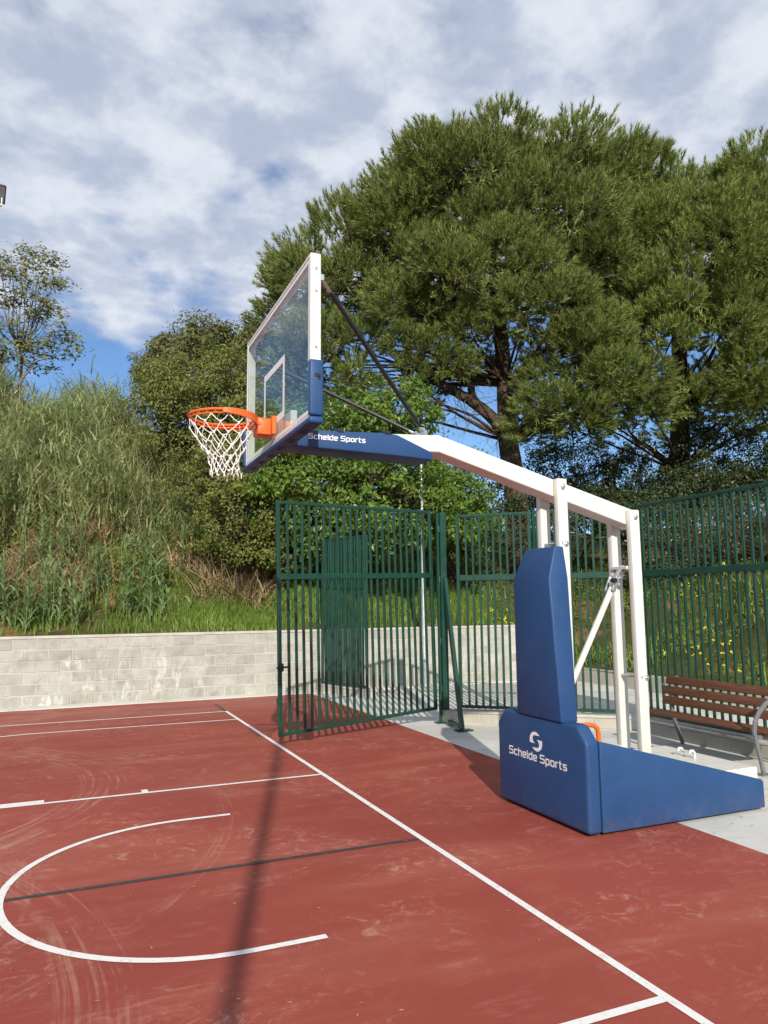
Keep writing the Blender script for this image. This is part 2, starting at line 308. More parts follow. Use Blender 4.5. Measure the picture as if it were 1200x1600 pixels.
class MB:
    def __init__(s): s.v = []; s.f = []
    def add(s, vs, fs):
        b = len(s.v); s.v += [tuple(x) for x in vs]; s.f += [tuple(b+i for i in f) for f in fs]; return s
    def box(s, a, b):
        (x0, y0, z0), (x1, y1, z1) = a, b
        return s.add([(x0, y0, z0), (x1, y0, z0), (x1, y1, z0), (x0, y1, z0), (x0, y0, z1), (x1, y0, z1), (x1, y1, z1), (x0, y1, z1)],
                     [(0, 3, 2, 1), (4, 5, 6, 7), (0, 1, 5, 4), (1, 2, 6, 5), (2, 3, 7, 6), (3, 0, 4, 7)])
    def bar(s, p0, p1, wd, ht, upv=(0, 0, 1)):
        p0, p1 = Vector(p0), Vector(p1); d = (p1-p0).normalized(); u = Vector(upv); sd = d.cross(u).normalized(); u = sd.cross(d).normalized()
        vs = []
        for p in (p0, p1):
            for a, b in ((-1, -1), (1, -1), (1, 1), (-1, 1)): vs.append(p + sd*a*wd/2 + u*b*ht/2)
        return s.add(vs, [(0, 1, 2, 3), (7, 6, 5, 4), (0, 4, 5, 1), (1, 5, 6, 2), (2, 6, 7, 3), (3, 7, 4, 0)])
    def tube(s, pts, r, n=8, caps=True, closed=False):
        pts = [Vector(p) for p in pts]; k = len(pts); rr = r if isinstance(r, (list, tuple)) else [r]*k; vs = []; fs = []; prev = None
        for i, p in enumerate(pts):
            if closed: d = (pts[(i+1) % k]-pts[i-1])
            else: d = pts[min(i+1, k-1)]-pts[max(i-1, 0)]
            d = d.normalized()
            if prev is None: a = d.cross(Vector((0, 0, 1)) if abs(d.z) < .9 else Vector((1, 0, 0))).normalized()
            else: a = (prev - d*prev.dot(d)).normalized()
            prev = a; b = d.cross(a)
            for j in range(n):
                q = 2*math.pi*j/n; vs.append(p+(a*math.cos(q)+b*math.sin(q))*rr[i])
        for i in range(k if closed else k-1):
            i2 = (i+1) % k
            for j in range(n): fs.append((i*n+j, i*n+(j+1) % n, i2*n+(j+1) % n, i2*n+j))
        if caps and not closed: fs.append(tuple(range(n-1, -1, -1))); fs.append(tuple((k-1)*n+j for j in range(n)))
        return s.add(vs, fs)
    def prism(s, poly, axis, a, b):
        """poly of 2-D points extruded along axis from a to b"""
        def mk(p, t):
            q = list(p); q.insert(axis, t); return tuple(q)
        n = len(poly); vs = [mk(p, a) for p in poly]+[mk(p, b) for p in poly]
        fs = [tuple(range(n)), tuple(range(2*n-1, n-1, -1))]+[(i, i+n, (i+1) % n+n, (i+1) % n) for i in range(n)]
        return s.add(vs, fs)
    def mesh(s, name, bevel=0., seg=2, smooth=False, fix=True):
        me = bpy.data.meshes.new(name); me.from_pydata(s.v, [], s.f)
        bm = bmesh.new(); bm.from_mesh(me)
        if fix: bmesh.ops.recalc_face_normals(bm, faces=bm.faces)
        if bevel > 0:
            ed = [e for e in bm.edges if len(e.link_faces) == 2 and e.calc_face_angle(0) > .5]
            bmesh.ops.bevel(bm, geom=ed, offset=bevel, segments=seg, profile=.5, affect='EDGES', clamp_overlap=True)
        bm.to_mesh(me); bm.free()
        if smooth:
            me.polygons.foreach_set('use_smooth', [True]*len(me.polygons))
            if bevel > 0 or smooth == 'auto':
                try: me.set_sharp_from_angle(angle=R(40))
                except Exception: pass
        return me
    def build(s, name, mat, parent=None, bevel=0., seg=2, smooth=False, fix=True):
        return link(name, s.mesh(name, bevel, seg, smooth, fix), mat, parent)
def npmesh(name, V, F, smooth=False):
    me = bpy.data.meshes.new(name); V = np.ascontiguousarray(V, np.float32); F = np.ascontiguousarray(F, np.int32); k = F.shape[1]
    me.vertices.add(len(V)); me.vertices.foreach_set('co', V.ravel())
    me.loops.add(F.size); me.loops.foreach_set('vertex_index', F.ravel())
    me.polygons.add(len(F)); me.polygons.foreach_set('loop_start', np.arange(0, F.size, k, dtype=np.int32))
    try: me.polygons.foreach_set('loop_total', np.full(len(F), k, np.int32))
    except Exception: pass
    me.polygons.foreach_set('use_smooth', np.full(len(F), smooth, bool)); me.update(calc_edges=True); me.validate(); return me

# ------------------------------------------------------------------ ground, court, markings
def sheet(name, x0, y0, x1, y1, z, mat, parent=None):
    return MB().add([(x0, y0, z), (x1, y0, z), (x1, y1, z), (x0, y1, z)], [(0, 1, 2, 3)]).build(name, mat, parent)
tag(sheet('ground', -300, -300, 300, 400, -.004, M['concrete']), kind='structure')
court = tag(sheet('court', -30, -16, 2.04, 9.27, .0, M['court']), kind='structure')
def line(pts, wd, mat, name='painted_line', z=.004, closed=False):
    P = [Vector((*p, 0)) for p in pts]; vs = []; fs = []
    for i, p in enumerate(P):
        d0 = (P[i]-P[i-1]).normalized() if i else (P[1]-P[0]).normalized(); d1 = (P[i+1]-P[i]).normalized() if i < len(P)-1 else d0
        n0 = Vector((-d0.y, d0.x, 0)); n1 = Vector((-d1.y, d1.x, 0)); mm = (n0+n1).normalized(); k = wd/2/max(.3, mm.dot(n0))
        vs += [(p+mm*k)+Vector((0, 0, z)), (p-mm*k)+Vector((0, 0, z))]
    for i in range(len(P)-1): fs.append((2*i, 2*i+1, 2*i+3, 2*i+2))
    return MB().add(vs, fs).build(name, mat, court)
line([(0, -12), (0, 7.55)], .05, M['line'])
line([(0, 7.555), (0, 8.5)], .05, M['dline'])
line([(-.0255, 7.525), (-14, 7.525)], .05, M['line'])
CY = .073
line([(-.0255, 6.575), (-2.99, 6.575)]+[(-1.575-6.725*math.cos(a), 6.725*math.sin(a)) for a in np.linspace(R(77.5), R(20), 24)], .05, M['line'])
line([(-.0255, 2.425), (-5.8, 2.425)], .05, M['line']); line([(-.0255, -2.425), (-5.8, -2.425)], .05, M['line'])
line([(-1.75, 2.5), (-1.81, 2.5)], .1, M['line']); line([(-2.66, 2.5), (-3.06, 2.5)], .1, M['line']); line([(-3.91, 2.5), (-3.97, 2.5)], .1, M['line'])
line([(-1.19, CY+1.275), (-1.575, CY+1.275)]+[(-1.575-1.275*math.sin(a), CY+1.275*math.cos(a)) for a in np.linspace(R(5), R(175), 40)]+[(-1.575, CY-1.275), (-1.19, CY-1.275)], .05, M['line'])
line([(-.0255, CY), (-2.82, CY)], .045, M['dline'])
tag(MB().box((-30, 9.27, -.05), (7.1, 9.69, .012)).build('wall_foot_slab', M['slab'], None, .004, 1), kind='structure')

# ------------------------------------------------------------------ terrain
def hfun(x, y):
    x = np.asarray(x, float); y = np.asarray(y, float)
    s = np.maximum(y-9.92, x-8.25); s0 = np.clip(s, 0, None)
    right = np.clip((x-6.6)/1.6, 0, 1); right = right*right*(3-2*right)
    right = right*np.clip((13.5-y)/3.5, 0, 1)
    z0 = 1.2*(1-right)+.28*right
    left = np.clip((3.3-x)/3.2, 0, 1); left = left*left*(3-2*left)
    gl = np.interp(s0, [0, 1.2, 3, 6.5, 9, 14, 40], [0, .45, 1.6, 4.3, 5.4, 6.3, 7.5])
    gc = np.interp(s0, [0, 1, 4, 6, 12, 20, 40], [0, .4, 1.75, 2.2, 3.0, 4.5, 6])
    gr = np.interp(s0, [0, 1, 3.5, 6, 12, 40], [0, .42, 2.0, 2.9, 3.6, 5])
    g = gl*left+(1-left)*(gc*(1-right)+gr*right)
    nz = .10*np.sin(x*1.7+y*.9)+.08*np.sin(x*3.1-y*2.3+1)+.05*np.sin(x*6.1+y*5.2)
    return z0+g+nz*np.clip(s0/1.2, 0, 1)
def terrain():
    a = np.unique(np.r_[np.linspace(-45, -10, 18), np.linspace(-10, 22, 100), np.linspace(22, 70, 18)])
    b = np.unique(np.r_[np.linspace(-20, 5, 14), np.linspace(5, 30, 84), np.linspace(30, 90, 14)])
    X, Y = np.meshgrid(a, b); s = np.maximum(Y-9.92, X-8.25)
    Z = hfun(X, Y)
    V = np.stack([X.ravel(), Y.ravel(), Z.ravel()], 1); na = len(a); F = []
    S = s.ravel()
    for j in range(len(b)-1):
        for i in range(na-1):
            q = (j*na+i, j*na+i+1, (j+1)*na+i+1, (j+1)*na+i)
            if max(S[k] for k in q) > .02: F.append(q)
    # snap inner boundary
    V[:, 1] = np.where((S <= .02) & (V[:, 0] < 8.0), np.maximum(V[:, 1], 9.86), V[:, 1])
    me = npmesh('terrain', V, np.array(F), True); return tag(link('hillside_bank', me, M['soil']), kind='structure')
terrain()

# ------------------------------------------------------------------ block wall, kerbs
def blockmesh(name, w_, d_, h_, jit, rr):
    mb = MB().box((-w_/2, -d_/2, -h_/2), (w_/2, d_/2, h_/2)); mb.v = [tuple(c+rr.uniform(-jit, jit) for c in v) for v in mb.v]
    return mb.mesh(name, .007, 1)
def block_wall(name, label, A, B, courses, bw, bh, depth, capz, cat='wall', joint=.011, cap=True, mat='block', proud=.006):
    A, B = Vector((*A, 0)), Vector((*B, 0)); d = B-A; Ln = d.length; rz = math.atan2(d.y, d.x)
    root = thing(name, label, cat, A, rz)
    H = courses*bh
    MBk = MB().box((0.004, .0, -.05), (Ln-.004, depth, H-.004)); me = MBk.mesh('mortar_core'); link('mortar_core', me, M['mortar'], root, world=False)
    rr = random.Random(3); mes = []
    for k in range(5):
        m_ = blockmesh('block', bw-joint, depth*.6, bh-joint, .003, rr); m_.materials.append(M[mat]); mes.append(m_)
    hm = blockmesh('half_block', bw/2-joint, depth*.6, bh-joint, .003, rr); hm.materials.append(M[mat])
    n = int(Ln/bw)
    for c in range(courses):
        off = (c % 2)*bw/2; x = 0
        if off: link('block', hm, None, root, (bw/4, depth*.3-proud+rr.uniform(-.003, .003), (c+.5)*bh), False)
        k = 0
        while off+(k+1)*bw <= Ln+.02:
            link('block', rr.choice(mes), None, root, (off+(k+.5)*bw, depth*.3-proud+rr.uniform(-.004, .004), (c+.5)*bh+rr.uniform(-.002, .002)), False); k += 1
    if cap:
        link('cap', MB().box((0, -.012, H), (Ln, depth+.01, capz)).mesh('cap', .008, 1), M['mortar'], root, world=False)
    return root
block_wall('retaining_wall', 'long low retaining wall of pale concrete blocks below the planted bank', (-6.0, 9.69), (7.3, 9.69), 6, .4, .2, .22, 1.25)
def kerb(name, label, A, B, h_=.19, cap=.04):
    return block_wall(name, label, A, B, 1, .4, h_-cap, .2, h_, 'kerb', .008, True, 'kerb', .004)
DA, DB = (2.80, 4.72), (4.70, 3.08)
kerb('fence_kerb', 'short concrete kerb under the angled green fence behind the hoop stand', DA, DB)
kerb('fence_kerb', 'concrete kerb under the green fence behind the wooden bench', (4.72, 3.02), (4.72, -2.0))
kerb('fence_kerb', 'small concrete kerb under the distant green panel near the block wall', (2.33, 9.58), (2.80, 8.12), .15)
# low curb retaining the bank along the walkway on the right (curved)
pts = [(7.32, 9.72), (7.75, 9.6), (8.05, 9.25), (8.18, 8.7), (8.2, 7.5), (8.15, 6), (8.1, 3), (8.0, -1), (8.0, -8)]
lk = MB()
for i in range(len(pts)-1):
    lk.bar((*pts[i], .14), (*pts[i+1], .14), .16, .34)
tag(lk.build('walkway_kerb', M['kerb'], None, .01, 1), 'low curved concrete edging at the foot of the weedy bank behind the fence', 'kerb')

# ------------------------------------------------------------------ green fences
def fence_panel(name, label, A, B, z0=.2, z1=3.12, zm=2.15, nb=20, cat='fence', group=None, barw=.034, tilt=0., stile=.05, latch=False, midh=.085):
    A, B = Vector((*A, 0)), Vector((*B, 0)); d = B-A; Ln = d.length; rz = math.atan2(d.y, d.x)
    root = thing(name, label, cat, (A.x, A.y, 0), rz, group)
    if tilt: root.rotation_euler = (0, -tilt, rz)
    g = M['green']
    def pc(n, mb, bv=.004): return link(n, mb.mesh(n, bv, 1), g, root, world=False)
    pc('stile', MB().box((0, -.02, z0), (stile, .02, z1))); pc('stile', MB().box((Ln-stile, -.02, z0), (Ln, .02, z1)))
    pc('top_rail', MB().box((stile, -.02, z1-.04), (Ln-stile, .02, z1-.001))); pc('bottom_rail', MB().box((stile, -.02, z0+.001), (Ln-stile, .02, z0+.045)))
    pc('middle_rail', MB().box((stile, -.028, zm-midh/2), (Ln-stile, .028, zm+midh/2)))
    bm_ = MB().box((-barw/2, -.0135, z0+.045), (barw/2, .0135, z1-.04)).mesh('bar', .003, 1); bm_.materials.append(g)
    for i in range(nb):
        x = stile+(Ln-2*stile)*(i+1)/(nb+1); link('bar', bm_, None, root, (x, 0, 0), False)
    return root
GA, GB = (-.02, 4.10), (2.64, 4.93)
gate = fence_panel('swing_gate', 'tall green barred swing gate standing open onto the red court', GA, GB, .12, 3.12, 2.13, 22, 'gate', tilt=R(1.35), midh=.075)
lt = MB(); lt.bar((-.05, -.05, .98), (.14, -.05, .98), .02, .022); lt.box((.01, -.06, .93), (.05, -.02, 1.03))
link('latch', lt.mesh('latch', .003, 1), M['black'], gate, world=False)
hg = MB()
hg.tube([(-.012, 0, .52), (-.012, 0, .60)], .016, 8); link('bolt_sleeve', hg.mesh('bolt_sleeve'), M['green'], gate, world=False)
# hinge post with raking brace
hp = thing('gate_post', 'stout green gate post with a raking brace down to the pavement', 'post', (2.74, 4.86, 0))
MB().box((2.685, 4.80, .19), (2.785, 4.90, 3.16)).build('post', M['green'], hp, .005, 1)
MB().box((2.645, 4.84, .0), (2.68, 4.88, 3.14)).build('hinge_bar', M['green'], hp, .003, 1)
MB().box((2.58, 4.78, .002), (2.74, 4.92, .016)).build('foot_plate', M['green'], hp)
MB().bar((2.74, 4.79, 2.14), (2.60, 4.10, .02), .075, .05, (1, 0, 0)).build('brace', M['green'], hp, .004, 1)
MB().box((2.50, 4.02, .002), (2.74, 4.16, .016)).build('brace_plate', M['green'], hp)
MB().bar((2.60, 4.16, .05), (2.70, 4.66, .05), .05, .04).build('brace_tie', M['green'], hp, .003, 1)
for z in (.5, 1.2, 2.13, 2.9): MB().tube([(2.672, 4.835, z-.05), (2.672, 4.835, z+.05)], .018, 8).build('hinge', M['green'], hp, smooth='auto')
pb = MB().box((2.70, 4.55, 0.0), (2.88, 4.94, .19)).build('footing_block', M['kerb'], hp, .008, 1)
def lerp2(a, b, t): return (a[0]+(b[0]-a[0])*t, a[1]+(b[1]-a[1])*t)
dn = Vector((DB[1]-DA[1], -(DB[0]-DA[0]))).normalized()
D0 = (DA[0]-dn.x*.1, DA[1]-dn.y*.1); D1 = (DB[0]-dn.x*.1, DB[1]-dn.y*.1)
fence_panel('green_fence', 'green barred fence panel right of the gate post, seen left of the blue upright pad', lerp2(D0, D1, .03), lerp2(D0, D1, .485), .215, 3.12, 2.15, 9)
fence_panel('green_fence', 'green barred fence panel right behind the white hoop posts', lerp2(D0, D1, .515), lerp2(D0, D1, .985), .215, 3.12, 2.15, 9)
fence_panel('green_fence', 'green barred fence panel behind the wooden bench', (4.82, 2.98), (4.82, .50), .215, 3.12, 2.15, 19)
fence_panel('green_fence', 'green barred fence panel beyond the right edge, nearest the viewer', (4.82, .42), (4.82, -1.95), .215, 3.12, 2.15, 18)
for q, lb in ((lerp2(D0, D1, .5), 'square green fence post between the two angled panels'), ((4.83, 3.06), 'square green corner post between the white posts and the bench'), ((4.83, .46), 'square green fence post at the right edge of the picture')):
    tag(MB().box((q[0]-.022, q[1]-.022, .19), (q[0]+.022, q[1]+.022, 3.14)).build('fence_post', M['green'], None, .004, 1), lb, 'post')
fence_panel('green_fence', 'distant green barred panel by the block wall, seen through the open gate', (2.35, 9.52), (2.82, 8.15), .17, 3.12, 2.12, 15, barw=.04)

# ------------------------------------------------------------------ lettering (stroke letters)
GL = {
 'S': (.80, [[(.78, .93), (.08, .93), (.08, .52), (.72, .52), (.72, .07), (0, .07)]]),
 'c': (.62, [[(.6, .68), (.07, .68), (.07, .07), (.6, .07)]]),
 'h': (.66, [[(.07, 1), (.07, 0)], [(.07, .68), (.59, .68), (.59, 0)]]),
 'e': (.66, [[(.6, .07), (.07, .07), (.07, .68), (.59, .68), (.59, .37), (.12, .37)]]),
 'l': (.15, [[(.07, 1), (.07, 0)]]),
 'd': (.66, [[(.59, 1), (.59, 0)], [(.59, .68), (.07, .68), (.07, .07), (.59, .07)]]),
 'p': (.66, [[(.07, .75), (.07, -.27)], [(.07, .68), (.59, .68), (.59, .07), (.07, .07)]]),
 'o': (.66, [[(.33, .68), (.07, .68), (.07, .07), (.59, .07), (.59, .68), (.33, .68)]]),
 'r': (.44, [[(.07, 0), (.07, .68), (.42, .68)]]),
 't': (.46, [[(.15, .95), (.15, .07), (.45, .07)], [(0, .68), (.43, .68)]]),
 's': (.62, [[(.6, .68), (.07, .68), (.07, .38), (.55, .38), (.55, .07), (.02, .07)]]),
 ' ': (.22, [])}
def rounded(pl, r=.10):
    out = [pl[0]]
    for i in range(1, len(pl)-1):
        p0, p, p1 = (Vector(pl[j]) for j in (i-1, i, i+1)); a = (p0-p); b = (p1-p); rr_ = min(r, a.length*.45, b.length*.45); a.normalize(); b.normalize()
        A_, B_ = p+a*rr_, p+b*rr_
        for t in (0, .33, .67, 1): out.append(tuple((1-t)**2*A_+2*t*(1-t)*p+t*t*B_))
    out.append(pl[-1]); return out
def lettering(txt, org, ex, ez, size, name, mat, parent, sw=.17, gap=.14, nrm=None):
    """flat printed letters, mesh sheet in the plane spanned by ex, ez; returns total width"""
    org, ex, ez = Vector(org), Vector(ex), Vector(ez); x = 0; mb = MB(); lift = 0
    for ch in txt:
        wd, strokes = GL[ch]
        for si, st in enumerate(strokes):
            P = [Vector(p) for p in rounded(st)]; vs = []; fs = []
            for i, p in enumerate(P):
                d0 = (P[i]-P[i-1]).normalized() if i else (P[1]-P[0]).normalized(); d1 = (P[i+1]-P[i]).normalized() if i < len(P)-1 else d0
                n0 = Vector((-d0.y, d0.x)); n1 = Vector((-d1.y, d1.x)); mm = (n0+n1).normalized(); k = sw/2/max(.5, mm.dot(n0))
                for q in (p+mm*k, p-mm*k):
                    vs.append(org+ex*((x+q.x)*size)+ez*(q.y*size)+(nrm*(.0003*si) if nrm else Vector((0, 0, 0))))
            for i in range(len(P)-1): fs.append((2*i, 2*i+1, 2*i+3, 2*i+2))
            mb.add(vs, fs)
        x += wd+gap
    mb.build(name, mat, parent, fix=False); return x*size
def twowords(org, ex, ez, size, mat, parent, nrm):
    org, ex = Vector(org), Vector(ex); lettering('Schelde', org, ex, ez, size, 'lettering', mat, parent, nrm=nrm)
    lettering('Sports', org+ex*size*textwidth('Schelde '), ex, ez, size, 'lettering', mat, parent, nrm=nrm)
def textwidth(txt, gap=.14): return sum(GL[c][0]+gap for c in txt)

# ------------------------------------------------------------------ hoop stand
ST = thing('basketball_hoop_stand', 'portable hoop stand with blue padded base, white posts, long arm and glass backboard', 'hoop stand', (1.9, .13, 0))
Wm, Bm = M['white'], M['blue']
# base front pad
def hexpad(y0, y1, z0, z1, cham, x0, x1, name, bevel):
    poly = [(y0, z0), (y1, z0), (y1, z1-cham*.9), (y1-cham*.8, z1), (y0+cham*.8, z1), (y0, z1-cham*.9)]
    mb = MB().prism(poly, 0, x0, x1); return mb.build(name, Bm, ST, bevel, 4, True)
BY0, BY1 = -.475, .785
fp = hexpad(BY0, BY1, .02, .815, .135, 1.135, 1.262, 'front_pad', .03)
sp_ = MB().prism([(1.268, .02), (2.985, .02), (2.985, .235), (2.965, .25), (1.268, .70)], 1, BY0+.005, BY0+.065); sp_.build('side_pad', Bm, ST, .012, 3, True)
sp_ = MB().prism([(1.268, .02), (2.985, .02), (2.985, .235), (2.965, .25), (1.268, .70)], 1, BY1-.065, BY1-.005); sp_.build('side_pad', Bm, ST, .012, 3, True)
MB().box((1.28, BY0+.09, .06), (3.02, BY1-.09, .335)).build('base_box', Wm, ST, .008, 1)
MB().box((1.275, BY0+.12, .336), (1.62, BY1-.12, .62)).build('front_ballast_box', Wm, ST, .008, 1)
for x in (1.5, 2.7):
    for y in (BY0+.2, BY1-.2): MB().tube([(x, y-.02, .05), (x, y+.02, .05)], .05, 16).build('castor', M['black'], ST, smooth='auto')
ub = MB()
for y in (.10, .24):
    ub.tube([(2.80, y, .33), (2.80, y, .385), (2.785, y, .405), (2.755, y, .408), (2.74, y, .385)], .012, 8)
ub.tube([(2.785, .08, .39), (2.785, .26, .39)], .008, 6)
ub.build('lifting_hook', M['white'], ST, smooth='auto')
MB().tube([(2.30, BY0+.16, .337), (2.30, BY0+.16, .348)], .03, 12).build('cap_nut', M['black'], ST, smooth='auto')
hd = MB(); hd.tube([(1.235, BY0+.17, .80), (1.31, BY0+.17, .80), (1.355, BY0+.17, .79), (1.385, BY0+.17, .765), (1.395, BY0+.17, .73), (1.395, BY0+.17, .55)], .019, 10)
hd.build('pull_handle', M['orange'], ST, smooth='auto')
# upright pad (faceted)
YC = .125
lv = [(.805, 1.125, .318), (1.965, 1.092, .266), (2.235, 1.195, .219)]
vs = []; fs = []
for z, xf, hw in lv: vs += [(xf, YC-hw, z), (xf, YC+hw, z), (1.285, YC+hw+.005, z), (1.285, YC-hw-.005, z)]
for k in range(2):
    b = k*4
    for j in range(4): fs.append((b+j, b+(j+1) % 4, b+4+(j+1) % 4, b+4+j))
fs += [(3, 2, 1, 0), (8, 9, 10, 11)]
MB().add(vs, fs).build('upright_pad', Bm, ST, .015, 3, True)
# posts
def post(x0, x1, y0, y1, z0, z1): return MB().box((x0, y0, z0), (x1, y1, z1)).build('post', Wm, ST, .008, 2, True)
post(1.288, 1.388, -.045, .018, .62, 2.825); post(1.288, 1.388, .212, .278, .62, 2.825)
post(2.065, 2.168, -.045, .018, .336, 2.585); post(2.065, 2.168, .212, .278, .336, 2.585)
# arm: sloping beam + level nose
def beam(path, y0, y1):
    mb = MB(); vs = []; fs = []
    for x, zt, zb in path: vs += [(x, y0, zb), (x, y1, zb), (x, y1, zt), (x, y0, zt)]
    for i in range(len(path)-1):
        b = i*4
        for j in range(4): fs.append((b+j, b+(j+1) % 4, b+4+(j+1) % 4, b+4+j))
    n = len(path)-1; fs += [(0, 1, 2, 3), (4*n+3, 4*n+2, 4*n+1, 4*n)]
    return mb.add(vs, fs)
beam([(2.185, 2.585, 2.425), (.19, 3.125, 2.985), (-.98, 3.06, 2.945)], .022, .208).build('arm', Wm, ST, .006, 1)
MB().box((.186, .0205, 2.99), (.192, .2095, 3.128)).build('weld_seam', Wm, ST)
for x, z in ((1.338, 2.755), (2.117, 2.52), (1.35, 2.262), (2.15, 1.105)):
    bl = MB(); bl.tube([(x, -.062, z), (x, -.046, z)], .022, 6); bl.tube([(x, -.070, z), (x, -.062, z)], .013, 8); bl.build('bolt', M['chrome'], ST)
for x, z in ((1.32, 2.27), (2.10, 1.11)): MB().tube([(x, -.05, z), (x, .285, z)], .013, 8).build('tie_rod', M['steel'], ST, smooth='auto')
# diagonal strut with clevis
MB().tube([(1.40, .115, .95), (1.98, .115, 1.93)], .028, 12).build('strut', Wm, ST, smooth='auto')
cv = MB(); cv.bar((1.96, .115, 1.90), (2.10, .115, 2.08), .05, .055); cv.box((2.00, .06, 1.97), (2.05, .17, 2.0)); cv.tube([(1.955, .05, 1.965), (2.02, .18, 1.965)], .014, 8); cv.tube([(2.085, .02, 2.06), (2.085, .21, 2.06)], .016, 8)
cv.bar((1.93, .07, 1.86), (1.99, .07, 1.99), .02, .04); cv.bar((1.93, .16, 1.86), (1.99, .16, 1.99), .02, .04); cv.build('clevis', M['chrome'], ST, .003, 1)
kb = MB(); kb.tube([(1.93, .03, 1.955), (1.93, .075, 1.955)], .022, 10); kb.tube([(2.06, .03, 1.99), (2.06, .07, 1.99)], .018, 10); kb.build('lock_knob', M['black'], ST, smooth='auto')
MB().box((2.05, .02, 2.055), (2.15, .21, 2.085)).build('cross_bracket', Wm, ST, .003, 1)
# arm sleeve pad
sl_ = MB(); path = [(-1.07, 3.062, 2.935), (-.55, 3.082, 2.925), (-.28, 3.094, 2.918), (-.20, 3.085, 2.916), (.105, 2.965, 2.903)]
vs = []; fs = []; Y0, Y1 = -.028, .258
for x, zt, zb in path: vs += [(x, Y0, zb), (x, Y1, zb), (x, Y1, zt), (x, Y0, zt)]
for i in range(len(path)-1):
    b = i*4
    for j in range(4): fs.append((b+j, b+(j+1) % 4, b+4+(j+1) % 4, b+4+j))
fs += [(0, 1, 2, 3), (19, 18, 17, 16)]
sl_.add(vs, fs); slv = sl_.build('arm_pad', Bm, ST, .012, 3, True)
MB().add([(-.912, Y0-.002, 2.948), (-.857, Y0-.002, 2.947), (-.857, Y0-.002, 3.056), (-.912, Y0-.002, 3.054)], [(0, 1, 2, 3)]).build('dark_band', M['bluedk'], slv, fix=False)
for x, z in ((-.68, 3.066), (-.29, 3.082)): MB().box((x-.026, Y0-.006, z), (x+.026, Y0+.12, z+.03)).build('strap', M['black'], slv, .003, 1)
a0 = Vector((-.938, Y0-.0045, 2.997)); tw = textwidth('Schelde Sports')
twowords(a0, Vector((1, 0, 0))*.465/(tw*.041), (0, 0, 1), .041, M['print'], slv, Vector((0, -1, 0)))
# front pad logo and lettering
xq = 1.1345
tw = textwidth('Schelde Sports')
twowords((xq, .600, .442), Vector((0, -1, 0))*.84/(tw*.068), (0, 0, 1), .068, M['print'], fp, Vector((-1, 0, 0)))
lg = [(635, 225), (605, 188), (575, 162), (548, 150), (520, 147), (492, 153), (468, 168), (447, 192), (434, 220), (428, 265), (427, 320), (480, 333), (535, 345), (510, 318), (497, 290), (490, 255), (494, 232), (505, 216), (520, 208), (535, 208), (580, 215)]
def logo(org, ex, ez, nrm, hgt, parent, name='emblem', mat=None):
    org, ex, ez, nrm = (Vector(q) for q in (org, ex, ez, nrm)); P = []
    for x, y in lg:
        dx = (x-555)*1.45; dy = -(y-.22*(x-555)-315); P.append((dx/340*hgt, dy/340*hgt))
    mb = MB()
    mb.add([org+ex*a+ez*b for a, b in P], [tuple(range(len(P)))]); mb.add([org-ex*a-ez*b for a, b in P], [tuple(range(len(P)))])
    me = mb.mesh(name, fix=False); bm = bmesh.new(); bm.from_mesh(me); bmesh.ops.triangulate(bm, faces=bm.faces); bm.to_mesh(me); bm.free()
    return link(name, me, mat or M['print'], parent)
logo((xq, .185, .605), (0, -1, 0), (0, 0, 1), (-1, 0, 0), .165, fp)

# backboard
BX, BYC, BZ0, BZ1 = -1.2, -.02, 2.925, 4.0
yl, yr = BYC-.9, BYC+.9
bb = MB().box((BX+.002, yl+.03, BZ0+.03), (BX+.014, yr-.03, BZ1-.03)).build('glass_pane', M['glass'], ST)
def frm(a, b): return MB().box(a, b).build('board_frame', Wm, ST, .004, 1)
T = .068
frm((BX-.002, yl, BZ0), (BX+T, yl+.028, BZ1)); frm((BX-.002, yr-.028, BZ0), (BX+T, yr, BZ1))
frm((BX-.002, yl+.028, BZ1-.028), (BX+T, yr-.028, BZ1)); frm((BX-.002, yl+.028, BZ0), (BX+T, yr-.028, BZ0+.028))
pr_ = MB(); z0, z1, hw, q = 3.075, 3.525, .295, .05; xx = BX+.0005
for a, b in (((BYC-hw, z1-q), (BYC+hw, z1)), ((BYC-hw, z0+q), (BYC-hw+q, z1-q)), ((BYC+hw-q, z0+q), (BYC+hw, z1-q)), ((BYC-hw, z0), (BYC+hw, z0+q))):
    pr_.add([(xx, a[0], a[1]), (xx, b[0], a[1]), (xx, b[0], b[1]), (xx, a[0], b[1])], [(0, 1, 2, 3)])
for a, b in (((yl+.03, BZ0+.03), (yl+.055, BZ1-.03)), ((yr-.055, BZ0+.03), (yr-.03, BZ1-.03)), ((yl+.055, BZ0+.03), (yr-.055, BZ0+.055)), ((yl+.055, BZ1-.055), (yr-.055, BZ1-.03))):
    pr_.add([(xx, a[0], a[1]), (xx, b[0], a[1]), (xx, b[0], b[1]), (xx, a[0], b[1])], [(0, 1, 2, 3)])
pr_.build('white_marking', M['print'], bb, fix=False)
